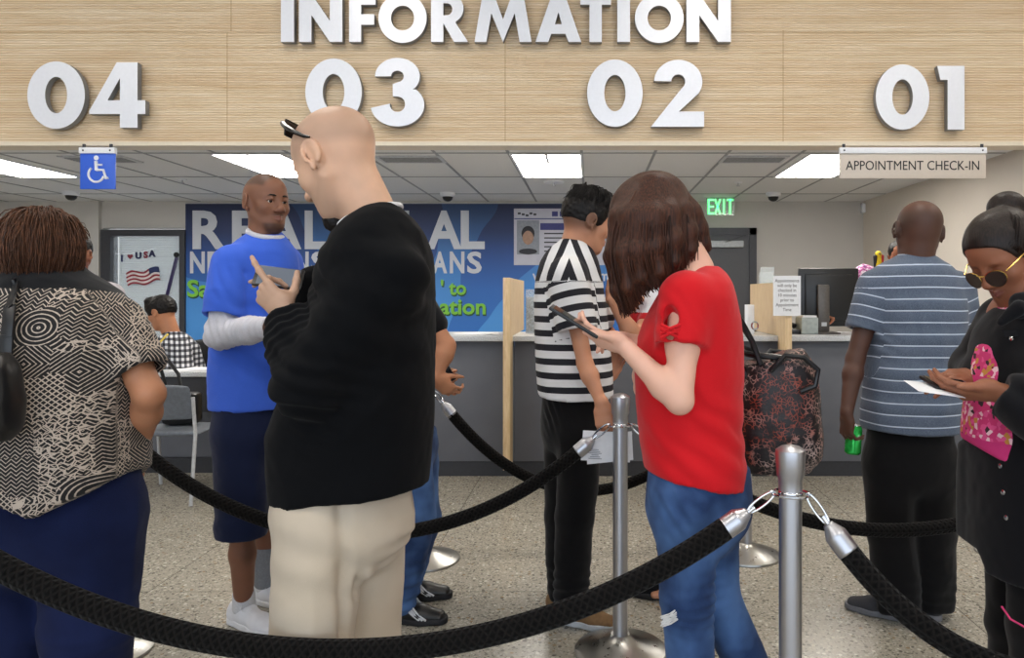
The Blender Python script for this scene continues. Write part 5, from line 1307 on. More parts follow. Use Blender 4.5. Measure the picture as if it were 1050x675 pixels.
def woman_C():
    d = 2.05; p = Person('woman with short brown hair in a black and cream tribal print shirt, seen from behind', (P(55, 302, d)[0], d), 1.62, -4, .0045, SK_C)
    J = p.J; J['pel'] = P(55, 500, d); J['waist'] = P(56, 420, d); J['chest'] = P(56, 345, d); J['neck'] = P(48, 290, d)
    set_arm(p, 'R', (116, 334, 2.06), (153, 404, 2.02), (138, 468, 2.2)); set_arm(p, 'L', (-8, 334, 2.06), (-48, 404, 2.02), (-38, 470, 2.2))
    legs_px(p, ((8, 520, 2.06), (8, 640, 2.05), (8, 760, 2.08), (-.1, 1)), ((94, 520, 2.06), (92, 640, 2.05), (88, 760, 2.08), (.15, 1)))
    H = Fr(P(46, 261, d), -14, 4, 0, .98)
    p.core(1.05, True, 1.25); head(p.B, H, 1.05, 1.1, True, 'down', P(48, 290, d), .062)
    hand(p.B, J['wrR'], (-.2, .5, -.8), (.9, 0, -.2), -1, .9, ((20, 30, 20),)*4); hand(p.B, J['wrL'], (.1, .5, -.8), (-.9, 0, -.2), 1, .9, ((20, 30, 20),)*4)
    p.body(H)
    R_ = rows_px([(262, 36, 60, .05), (272, 24, 70, .08), (281, 10, 85, .11), (291, -8, 101, .14), (302, -18, 114, .165), (322, -28, 128, .19), (350, -32, 136, .21), (400, -33, 140, .225), (440, -33, 141, .23), (470, -32, 140, .23), (560, -26, 135, .225)], d)
    F = Fld(.007); F.loft(R_, pw=2.2, sm=.012)
    for n, hx in (('R', 1), ('L', -1)):
        sh, el = J['sh'+n], J['el'+n]; D = nrm(el-sh); he = sh+D*.165
        G = Fld(.007); G.chain([sh, he+D*.06], [.080, .078], .04); G.cut(he, D); G.c(he-D*.03, he+D*.07, .062, .066, .003, True); F.grp(G, .03)
    F.seg(P(30, 277, d), P(64, 277, d), (0, 1, 0), (.07, .030), (.07, .030), .02)
    F.e(H(0, .01, -.09), (.052, .055, .08), None, .01, True)
    F.cut(P(106, 492, 1.90), nrm((.50, .0, -.86))); F.cut(P(-6, 505, 1.86), nrm((-.5, .0, -.86))); F.cut(P(50, 531, 1.84), (0, .0, -1))
    spots = [(P(146, 350, 2.0), (.5, 0, 1), .08, .05, .004)]; lines = [(P(125, 330, 1.9), P(140, 460, 1.88), .02, -.008), (P(90, 400, 1.83), P(100, 480, 1.83), .03, .005)]
    zt = P(0, 297, 1.86)[2]
    o = p.cloth('shirt', F, [tribal(), BLACK], pat=lambda V: V*W(1, 1, 1)+(np.abs(V[:, 1:2]-1.86) > .12)*(V[:, 1:2]-1.86)*W(.7, 0, 0), fk=dict(amp=.006, sc=(4, 4, 3), spots=spots, lines=lines, fine=.001),
        midx=lambda c: ((c[:, 2]+.10*np.maximum(0, c[:, 1]-1.95) > zt) & (c[:, 0] < P(121, 0, 2.0)[0]) & (c[:, 0] > P(-22, 0, 2.0)[0])).astype(np.int32))
    p.trousers(NAVYJ, 'jeans', r=(.135, .112, .09), seat=(.225, .19), top=P(0, 470, d)[2], pelvis=P(55, 520, d), hem=.05, fk=dict(amp=.006, sc=(8, 8, 3), fine=.001, spots=[(J['knR'], (0, 0, 1), .1, .05, .004)]))
    for n in 'LR': p.shoe(n, (BLACK, MT['rubber']), .25)
    F = Fld(.005); F.e(H(0, -.020, .026), (.092, .106, .094), H.M, .02); F.e(H(0, -.045, -.03), (.084, .076, .065), H.M, .03); F.c(H(-.08, -.01, -.02), H(-.075, -.02, -.07), .028, .018, .02); F.c(H(.08, -.01, -.02), H(.07, -.02, -.05), .028, .02, .02)
    F.e(H(0, .12, -.05), (.085, .09, .10), H.M, .015, True)
    cr = H(0, -.01, .13); g = []
    for a in np.linspace(-100, 100, 15):
        t_ = math.radians(a); x, y = math.sin(t_), -math.cos(t_)
        g.append([H(x*.02, -.01+y*.02, .121), H(x*.070, -.02+y*.075, .098), H(x*.095, -.02+y*.104, .045), H(x*.098, -.025+y*.102, -.015), H(x*.080, -.03+y*.080, -.07)])
    g3 = [[H(.02*math.cos(a), -.01+.02*math.sin(a), .122), H(.05*math.cos(a), -.01+.06*math.sin(a), .112), H(.08*math.cos(a), -.01+.09*math.sin(a), .085), H(.095*math.cos(a), -.01+.10*math.sin(a), .05)] for a in np.linspace(0, 2*PI, 15)]
    hair_mesh(p, F, [g, g3], [1300, 700], .0014, HR_short, .005, 9, noise=.006)
    MB().sphere(H(-.088, -.0, -.045), .006, 0, 10).build('earring', MT['gold'], p.root)
    # black bag strap and bag
    g = empty('shoulder_bag', P(-16, 400, 1.9), 'black shoulder bag at the left edge on the patterned shirt', 'bag')
    V = []; pts = [P(34, 268, 2.16), P(22, 281, 2.02), P(15, 293, 1.90), P(10, 315, 1.845), P(7, 345, 1.82), P(5, 385, 1.81)]
    m = MB()
    for a, b in zip(pts, pts[1:]): m.obox((a+b)/2, b-a, np.cross(b-a, (0, 1, .3)), np.cross(b-a, np.cross(b-a, (0, 1, .3))), np.linalg.norm(b-a)/2+.004, .016, .003, 0, .001)
    m.build('strap', MT['phone'], g)
    F = Fld(.007); F.loft(rows_px([(360, -30, 5, .03), (375, -40, 13, .05), (410, -44, 17, .06), (440, -44, 15, .055), (452, -38, 8, .03)], 1.76), pw=3, sm=.01); V, Q = F.run(); V = relax(V, Q, 2); V = folds(V, Q, .004); npmesh('bag_body', V, Q, MT['phone'], g)
NAVYJ = cloth('deep blue denim', '#101838', .3, 600, .9, .03, .3, 5, '#172044')
if want('C'): woman_C()

# ---------------------------------------------------------------- D: woman with the bun
def woman_D():
    d = 1.97; p = Person('woman with hair bun and sunglasses in black jacket over a pink shirt', (P(1062, 302, d)[0], d), 1.62, -112, .0031, SK_D)
    J = p.J; J['pel'] = P(1062, 480, d); J['waist'] = P(1060, 420, d); J['chest'] = P(1058, 355, d); J['neck'] = P(1052, 306, d)
    set_arm(p, 'L', (1098, 335, 1.86), (1082, 428, 1.74), (1024, 403, 1.80)); set_arm(p, 'R', (1030, 330, 2.12), (1000, 378, 2.24), (1002, 386, 2.02))
    legs_px(p, ((1075, 500, 1.90), (1072, 650, 1.88), (1076, 780, 1.9), (-.9, -.4)), ((1048, 500, 2.06), (1046, 640, 2.05), (1050, 760, 2.08), (-.9, -.4)))
    H = Fr(P(1031, 261, d), -114, 36, 4, 1.0)
    p.core(.98); head(p.B, H, 1.02, 1.0, True, 'down', P(1056, 300, d), .058, nose=1.2)
    hand(p.B, J['wrL'], (-.97, .22, .02), (0, -.62, -.78), 1, .93, ((14, 26, 20), (16, 30, 22), (20, 32, 22), (24, 34, 24)), (.85, .35, .30), 10)
    hand(p.B, J['wrR'], (-.96, -.28, -.02), (.1, -.45, .88), -1, .93, ((14, 22, 14), (12, 22, 14), (14, 24, 16), (18, 26, 16)), (.8, .45, -.1))
    p.body(H, None, .8)
    PK = NT('pink printed shirt'); v = PK.obj(); a = PK.xyz(PK.vor(v, 85, 'F1', 'Color')); X = PK.xyz(v)
    spk = PK.ramp(a[0], [(0, lin('#c8336f')), (.5, lin('#d9518a')), (.68, lin('#e8c0c8')), (.84, lin('#c0863c')), (.93, lin('#2e1c20'))], 'CONSTANT')
    low = PK.math('MAXIMUM', PK.math('LESS_THAN', X[2], .995), PK.math('MULTIPLY', PK.math('GREATER_THAN', X[2], 1.13), PK.math('LESS_THAN', X[2], 1.16)))
    PK.set(col=PK.mix(low, spk, lin('#c22d70')), rough=.85)
    F = Fld(.006); F.loft(rows_px([(300, 1045, 1070, .05), (312, 1030, 1085, .10), (335, 1016, 1100, .13), (355, 1006, 1105, .14), (390, 1001, 1108, .145), (420, 996, 1110, .15), (445, 993, 1110, .15), (480, 995, 1108, .145)], d), sm=.012)
    F.cut(P(1000, 457, d), nrm((-.5, .1, -1))); p.cloth('shirt', F, PK.m, fk=dict(amp=.004, sc=(6, 6, 4)))
    F = Fld(.006)
    R_ = rows_px([(303, 1052, 1078, .06), (311, 1036, 1095, .11), (322, 1024, 1108, .15), (340, 1011, 1120, .18), (360, 1006, 1126, .185), (400, 1004, 1128, .19), (460, 1003, 1130, .195), (540, 1002, 1128, .19), (640, 1003, 1124, .19)], d, .0)
    F.loft(R_, pw=2.3, sm=.012)
    # the open front: carve the gap that shows the pink shirt
    for a, b in ((P(1005, 325, 1.90), P(998, 350, 1.83)), (P(998, 350, 1.83), P(996, 395, 1.81)), (P(996, 395, 1.81), P(994, 462, 1.80))):
        F.c(a, b, .042, .042, .008, True)
    F.cut(P(1050, 598, 1.86), (0, .0, -1))
    # far front panel and collar
    F.loft(rows_px([(455, 986, 1050, .05), (500, 984, 1050, .06), (570, 984, 1050, .06)], 2.08), sm=.01); F.cut(P(1000, 556, 2.05), nrm((-.25, 0, -.9)), .13, c=P(1000, 590, 2.05))
    F.chain([J['shL'], J['elL'], J['wrL']+(J['elL']-J['wrL'])*.1], [.085, .075, .052], .04); D = nrm(J['wrL']-J['elL']); F.cut(J['wrL']-D*.01, D, .08)
    F.chain([J['shR'], J['elR'], J['wrR']+W(.02, .03, 0)], [.08, .065, .045], .03)
    F.seg(P(1044, 314, 1.87), P(1078, 307, 1.85), (0, 0, 1), (.030, .02), (.032, .02), .015); F.c(P(1026, 330, 1.85), P(1044, 316, 1.84), .013, .018, .015)
    JK = cloth('black cotton jacket', '#0b0b0f', .25, 600, .88, .1, .3)
    spots = [(P(1080, 400, 1.75), (1, 0, .5), .12, .06, .006), (P(1050, 420, 1.78), (1, 0, .3), .09, .05, .005)]
    lines = [(P(1017, 345, 1.80), P(1024, 598, 1.80), .005, .004), (P(1030, 345, 1.78), P(1050, 349, 1.77), .005, -.003)]
    jk = p.cloth('jacket', F, JK, fk=dict(amp=.005, sc=(6, 6, 3), spots=spots, lines=lines))
    dg = bpy.context.evaluated_depsgraph_get()
    from mathutils.bvhtree import BVHTree
    bv = BVHTree.FromPolygons([v.co for v in jk.data.vertices], [tuple(q.vertices) for q in jk.data.polygons]); off = Vector(p.root.location)
    def hit(px, py):
        o_ = Vector((0, 0, HC)); dr = (Vector(P(px, py, 1))-o_).normalized(); h = bv.ray_cast(o_-off, dr)
        return (h[0]+off, h[1]) if h[0] else (None, None)
    for px, py in ((1016, 377), (1018, 427), (1021.5, 452), (1024, 478), (1027, 505), (1030, 531), (1036, 347)):
        h_, n_ = hit(px+1.5, py)
        if h_ is not None: MB().lathe(np.array(h_)-np.array(n_)*.001, [(.0066, 0), (.0066, .002), (.003, .0035)], 14, axis=np.array(n_)).build('snap_button', MT['chrome'], jk)
    h_, n_ = hit(1043, 342)
    if h_ is not None: MB().obox(np.array(h_), (1, .0, 0), np.cross(np.array(n_), (1, 0, 0)), np.array(n_), .036, .010, .0022, 0, .001).build('pocket_flap', JK, jk)
    p.trousers(DKPANTS, r=(.10, .085, .07), seat=(.17, .15), top=P(0, 470, d)[2], pelvis=P(1062, 505, d), hem=.05)
    MB().tube([P(1027, 622, 1.80), P(1036, 635, 1.775), P(1052, 644, 1.77), P(1070, 648, 1.77)], .0026, 6).build('trim', plain('pink cord', '#c8326a', .7), p.root)
    for n in 'LR': p.shoe(n, (BLACK, MT['rubber']), .25)
    # hair, drawn back into a bun
    F = Fld(.0042); capbase(F, H, .0035); F.e(H(0, -.06, -.01), (.07, .062, .07), H.M, .02)
    F.e(H(0, .092, -.004), (.092, .064, .084), H.M, .004, True); F.cut(H(0, .02, -.01), H.d(0, .5, -1), .12)
    F.e(P(1032, 213, 2.02), (.050, .052, .046), None, .012); F.c(P(1032, 230, 2.03), H(0, -.05, .08), .032, .03, .02)
    g = []
    for a in np.linspace(-85, 85, 13):
        t_ = math.radians(a); g.append([H(math.sin(t_)*.074, .079-.05*(abs(a)/85)**2, .078-.060*(abs(a)/85)**1.7), H(math.sin(t_)*.083, .03, .102-.06*(abs(a)/85)), H(math.sin(t_)*.066, -.03, .119-.03*abs(a)/85), P(1032, 228, 2.02)])
    g2 = [[P(1032, 230, 2.0)+W(.03*math.cos(a), .03*math.sin(a), 0), P(1032, 214, 2.02)+W(.053*math.cos(a+.5), .053*math.sin(a+.5), 0), P(1032, 200, 2.02)+W(.03*math.cos(a+1), .03*math.sin(a+1), .01)] for a in np.linspace(0, 2*PI, 9)]
    V_ = hair_mesh(p, F, [g], [900], .0009, hairmat('sleek dark hair', '#040202', '#2a1d18', (300, 300, 30), .42), .0022, 5, noise=.0014, nz=(70, .0006), big=(14, .0008)); 
    F = Fld(.004); 
    # sunglasses
    gl = empty('sunglasses', H(0, .1, .0), 'gold rimmed sunglasses worn by the woman with the bun', 'sunglasses'); s = H.s
    ln = plain('brown lens', '#2a1a18', .08)
    for q in (-1, 1):
        c = H(q*.034, .106, -.006); ux = H.d(1, -q*.22, 0); uz = H.d(0, -.12, 1); uy = np.cross(uz, ux)
        rim = [c+ux*.0275*s*math.cos(a)+uz*.023*s*math.sin(a)*(1+.12*math.sin(a)*-1) for a in np.linspace(0, 2*PI, 33)[:-1]]
        m = MB(); m.poly(rim, .0015, uy); m.build('lens', ln, gl)
        MB().tube(rim, .0015, 6, closed=True).build('rim', MT['gold'], gl)
        MB().tube([H(q*.063, .096, .006), H(q*.076, .06, .012), H(q*.083, .0, .016), H(q*.084, -.018, .0)], .0022, 6).build('temple_arm', MT['gold'], gl)
    MB().tube([H(-.008, .112, .004), H(0, .117, .008), H(.008, .112, .004)], .002, 6).build('bridge', MT['gold'], gl)
    phone(P(974, 394.5, 1.875), (.93, .25, -.12), (.15, -.28, .95), label='black smartphone held above a white sheet by the woman with the bun', l=.14, w=.07)
    g = empty('paper_sheet', P(957, 398, 1.87), 'white sheet of paper held under the phone by the woman with the bun', 'paper')
    a, b, c, e = P(926.5, 390, 1.83), P(942, 401, 1.74), P(990, 408, 1.80), P(962, 393.5, 1.95)
    MB().poly([a, b, c, e], .0012, (0, 0, -1)).build('sheet', MT['paper'], g)
if want('D'): woman_D()

# ---------------------------------------------------------------- E: man in the striped polo, from behind
def polo_mat():
    t = NT('blue grey striped polo'); v = t.attr('pat'); X = t.xyz(v); z = t.math('ADD', X[2], t.math('MULTIPLY', t.noise(v, 3, 2), .012))
    fr = t.math('FRACT', t.math('DIVIDE', z, .047)); ln = t.math('LESS_THAN', fr, .11)
    band = t.ramp(t.math('FRACT', t.math('DIVIDE', z, .141)), [(0, lin('#3c475a')), (.3, lin('#4a5568')), (.36, lin('#333e50')), (.68, lin('#515d70')), (1, lin('#3c475a'))])
    band = t.mix(t.ramp(t.noise(v, 500, 2), [(.4, (0, 0, 0, 1)), (.7, (.5, .5, .5, 1))]), band, lin('#7c889a'))
    t.set(col=t.mix(ln, band, lin('#b9c4d4')), rough=.85, sheen=.1); t.bump(t.noise(t.obj(), 600, 2), .2, .0006); return t.m
def arm_pat(p, names, a0, rr=.1, lo=.25):
    """garment coordinate: height on the torso, distance along the arm on a sleeve"""
    def f(V):
        out = V.copy()
        for n in names:
            sh, el = p.J['sh'+n], p.J['el'+n]; L_ = np.linalg.norm(el-sh); dd, tt = segdist(V, sh, el)
            sgn = -1 if sh[0] < p.b[0] else 1
            m = (dd < rr) & (tt > lo*.3) & ((V[:, 0]-sh[0])*sgn > a0)
            out[m, 2] = sh[2]-tt[m]*L_
        return out
    return f
def man_E():
    d = 3.08; p = Person('man in grey-blue striped polo shirt and black trousers standing with his back turned', (P(932, 302, d)[0], d), 1.74, 3, .005, SK_E)
    J = p.J; J['pel'] = P(933, 465, d); J['waist'] = P(935, 405, d); J['chest'] = P(938, 330, d); J['neck'] = P(939, 274, d)
    set_arm(p, 'L', (898, 296, 3.08), (877, 368, 3.06), (868, 424, 3.0)); set_arm(p, 'R', (982, 296, 3.08), (992, 364, 3.12), (970, 392, 3.3))
    legs_px(p, ((912, 470, 3.08), (915, 545, 3.06), (921, 625, 3.08), (-.75, .5)), ((955, 470, 3.08), (956, 545, 3.06), (955, 622, 3.12), (.3, .9)))
    H = Fr(P(942, 238, d), 4, 6, 6, 1.06)
    p.core(1.0); head(p.B, H, 1.08, 1.1, True, 'down', P(939, 272, d), .066)
    t1 = hand(p.B, J['wrL'], (.06, .12, -1), (-.95, -.3, 0), 1, 1.0, ((35, 45, 30), (38, 48, 30), (40, 48, 30), (42, 48, 30)), (.75, .5, -.5))
    hand(p.B, J['wrR'], (-.4, .8, .1), (.3, 0, .9), -1, .95, ((30, 40, 20),)*4)
    p.body(H, lambda x, y, z: .55*sm(z+.5*y, -.07, .0)*(1-sm(z, .05, .09)))
    F = Fld(.006); F.loft(rows_px([(258, 928, 950, .05), (265, 918, 960, .075), (272, 903, 972, .10), (283, 890, 984, .12), (298, 887, 989, .135), (320, 890, 989, .145), (345, 894, 987, .15), (380, 890, 984, .16), (420, 886, 982, .165), (470, 886, 980, .165)], d), pw=2.4, sm=.01)
    for n, tt in (('L', .185), ('R', .185)):
        sh, el = J['sh'+n], J['el'+n]; D = nrm(el-sh); he = sh+D*tt
        G = Fld(.006); G.chain([sh, he+D*.06], [.075, .072], .035); G.cut(he, D); G.c(he-D*.03, he+D*.07, .056, .060, .003, True); F.grp(G, .025)
    F.e(P(940, 253, d), (.053, .055, .04), None, .006, True)
    G = Fld(.005); G.seg(P(927, 267, d), P(952, 268, d), (0, 1, 0), (.070, .026), (.070, .026), .012); G.e(P(940, 256, d), (.056, .058, .05), None, .006, True); p.cloth('collar', G, cloth('slate blue rib', '#4c5a70', .1, 500), fk=dict(amp=.001))
    F.cut(P(932, 446, 2.94), (0, .0, -1))
    p.cloth('polo_shirt', F, polo_mat(), pat=arm_pat(p, 'LR', .0), fk=dict(amp=.006, sc=(5, 5, 2.2), spots=[(P(900, 350, 3.0), (.6, 0, 1), .08, .05, .004)], lines=[(P(935, 300, 2.93), P(950, 400, 2.92), .02, -.008), (P(962, 310, 2.94), P(966, 420, 2.92), .03, .008), (P(905, 310, 2.94), P(915, 400, 2.93), .02, .006)]))
    p.trousers(DKPANTS, r=(.105, .095, .088), seat=(.185, .15), top=P(0, 436, d)[2], pelvis=P(933, 470, d), hem=.035, fk=dict(amp=.007, sc=(8, 8, 2.5), spots=[(J['anL']+W(0, 0, .07), (0, .2, 1), .09, .05, .005), (J['anR']+W(0, 0, .07), (.2, .2, 1), .09, .055, .005)]))
    sh1 = plain('charcoal knit shoe', '#35353a', .85, nsc=200, bump=.3)
    for n in 'LR': p.shoe(n, (sh1, MT['grey_rubber']), .30, laces=BLACK)
    c = P(875, 451, 3.03); g = empty('drink_can', c, 'green drink can in the left hand of the man in the striped polo', 'can')
    t = NT('green can print'); a = t.noise(t.obj(), 22, 2); t.set(col=t.ramp(a, [(.45, lin('#1c9a3a')), (.6, lin('#2ec455')), (.7, lin('#d8e8dc'))]), rough=.25, metal=.5)
    ax = nrm((.08, .05, 1)); MB().lathe(c-ax*.06, [(.026, 0), (.033, .008), (.033, .108), (.027, .119)], 28, axis=ax).build('can_body', t.m, g)
    MB().lathe(c+ax*.0592, [(.0275, 0), (.0275, .003), (.025, .001)], 28, axis=ax).build('lid', MT['chrome'], g)
if want('E'): man_E()

# ---------------------------------------------------------------- F: young man in the striped t-shirt
def man_F():
    d = 3.08; p = Person('young man in black and white striped t-shirt holding papers at his side', (P(588, 302, d)[0], d), 1.8, 50, .0048, SK_F)
    J = p.J; J['pel'] = P(588, 430, d); J['waist'] = P(587, 370, d); J['chest'] = P(584, 310, d); J['neck'] = P(585, 262, d)
    set_arm(p, 'R', (582, 285, 2.96), (600, 374, 2.9), (617, 414, 2.84)); set_arm(p, 'L', (590, 296, 3.12), (630, 350, 3.3), (622, 390, 3.25))
    legs_px(p, ((580, 440, 3.14), (578, 530, 3.14), (578, 625, 3.16), (.9, .35)), ((596, 440, 3.0), (590, 530, 2.99), (585, 628, 3.04), (1, -.1)))
    H = Fr(P(601, 229, d), 70, 14, 0, 1.02)
    p.core(.84); head(p.B, H, .98, .95, True, 'down', P(586, 262, d), .056)
    hand(p.B, J['wrR'], (.15, -.05, -1), (-.1, -1, 0), -1, 1.0, ((20, 35, 25), (22, 38, 28), (26, 40, 28), (30, 40, 28)), (.8, .45, -.3))
    hand(p.B, J['wrL'], (.5, .2, .8), (.2, .9, 0), 1, .95, ((30, 40, 25),)*4)
    p.body(H, lambda x, y, z: .95*sm(z, -.075, -.01)*(1-sm(y, .02, .04)))
    t = NT('black and white striped jersey'); X = t.xyz(t.attr('pat')); fr = t.math('FRACT', t.math('DIVIDE', X[2], .0575)); 
    t.set(col=t.mix(t.math('LESS_THAN', fr, .46), lin('#dcdcde'), lin('#14141e')), rough=.85); t.bump(t.noise(t.obj(), 700, 2), .2, .0006)
    F = Fld(.006); F.loft(rows_px([(243, 580, 596, .04), (248, 573, 602, .07), (256, 563, 608, .10), (268, 555, 613, .125), (288, 550, 617, .14), (310, 548, 620, .145), (345, 549, 624, .15), (380, 551, 628, .155), (440, 555, 630, .155)], d), pw=2.3, sm=.01)
    sh, el = J['shR'], J['elR']; D = nrm(el-sh); he = sh+D*.215
    G = Fld(.006); G.chain([sh+W(0, -.02, 0), he+D*.06], [.083, .082], .035); G.cut(he, D+W(0, 0, -.3)); G.c(he-D*.03, he+D*.07, .06, .064, .003, True); F.grp(G, .025)
    F.chain([J['shL'], J['shL']*.45+J['elL']*.55], [.08, .075], .035)
    F.cut(P(590, 404, d), nrm((-.03, .08, -1))); F.e(P(588, 240, d), (.058, .062, .035), None, .008, True)
    base = arm_pat(p, 'R', -9, .125, .0)
    def pat(V):
        o = V.copy(); sh_ = J['shR']; dd, tt = segdist(V, sh_, el); L_ = np.linalg.norm(el-sh_); m = (dd < .105) & (V[:, 1] < 2.99) & (tt > .05) & (tt < .68); o[m, 2] = sh_[2]-.03-tt[m]*L_
        zy = P(0, 289, 2.95)[2]; y = (V[:, 2] > zy); xs = P(584, 0, 2.95)[0]
        o[y, 2] = zy+.0+(np.abs(V[y, 0]-xs))*.95+(V[y, 2]-zy)*.35; return o
    p.cloth('t_shirt', F, t.m, pat=pat, fk=dict(amp=.005, sc=(5, 5, 3), spots=[(P(605, 375, 2.95), (1, 0, 1), .1, .05, .004)], lines=[(P(560, 400, 2.95), P(600, 360, 2.92), .02, .005)]))
    p.trousers(DKPANTS, r=(.092, .078, .072), seat=(.155, .13), top=P(0, 394, d)[2], pelvis=P(588, 430, d), hem=.06, fk=dict(amp=.005, sc=(8, 8, 2.5), spots=[(J['anR']+W(0, 0, .1), (0, .2, 1), .12, .05, .006), (P(565, 425, 3.0), (1, 0, .5), .06, .03, .004)]))
    tan = plain('brown suede', '#7a5c3c', .85, nsc=80, bump=.3)
    p.shoe('R', (tan, MT['light_grey']), .29, laces=plain('cream lace', '#c9c0a8', .9), toe=J['anR']+W(.15, -.05, 0)); p.shoe('L', (tan, MT['light_grey']), .29, laces=plain('cream lace', '#c9c0a8', .9))
    # faded haircut
    F = Fld(.0045); capbase(F, H, .005); F.e(H(0, -.012, .056), (.079, .098, .082), H.M, .02); F.e(H(0, .02, .098), (.066, .078, .045), H.M, .03); F.c(H(-.045, .06, .098), H(.045, .06, .102), .030, .030, .02)
    F.cut(H(0, 0, -.008), H.d(0, -.05, -1)); F.cut(H(0, .088, .06), H.d(0, 1, -.3)); F.e(H(0, .09, .0), (.09, .055, .06), H.M, .01, True)
    g = []
    for a in np.linspace(0, 2*PI, 17):
        g.append([H(.012*math.cos(a), -.03+.012*math.sin(a), .142), H(.06*math.cos(a), .0+.07*math.sin(a), .135), H(.078*math.cos(a), .0+.092*math.sin(a), .10), H(.080*math.cos(a), -.005+.098*math.sin(a), .062)])
    hair_mesh(p, F, [g], [900], .0016, HR_black, .005, 11, noise=.006, nz=(90, .003))
    g = empty('paper_forms', P(622, 458, 2.84), 'white printed forms held low behind the middle stanchion by the striped t-shirt', 'papers')
    c = P(622, 458, 2.82); MB().obox(c, (1, .15, -.08), (0.08, 0, 1), (-.15, 1, 0), .097, .058, .0012).obox(c+W(.012, .006, -.006), (1, .2, .05), (-.05, 0, 1), (-.2, 1, 0), .092, .056, .0012).build('sheets', MT['paper'], g)
    m = MB()
    for i in range(6): m.obox(c+W(-.045, -.010, -.045+i*.007), (1, .15, -.08), (0.08, 0, 1), (-.15, 1, 0), .026-.006*(i % 3), .0011, .0005)
    m.build('print_lines', plain('grey print', '#8a8c94', .8), g)
if want('F'): man_F()

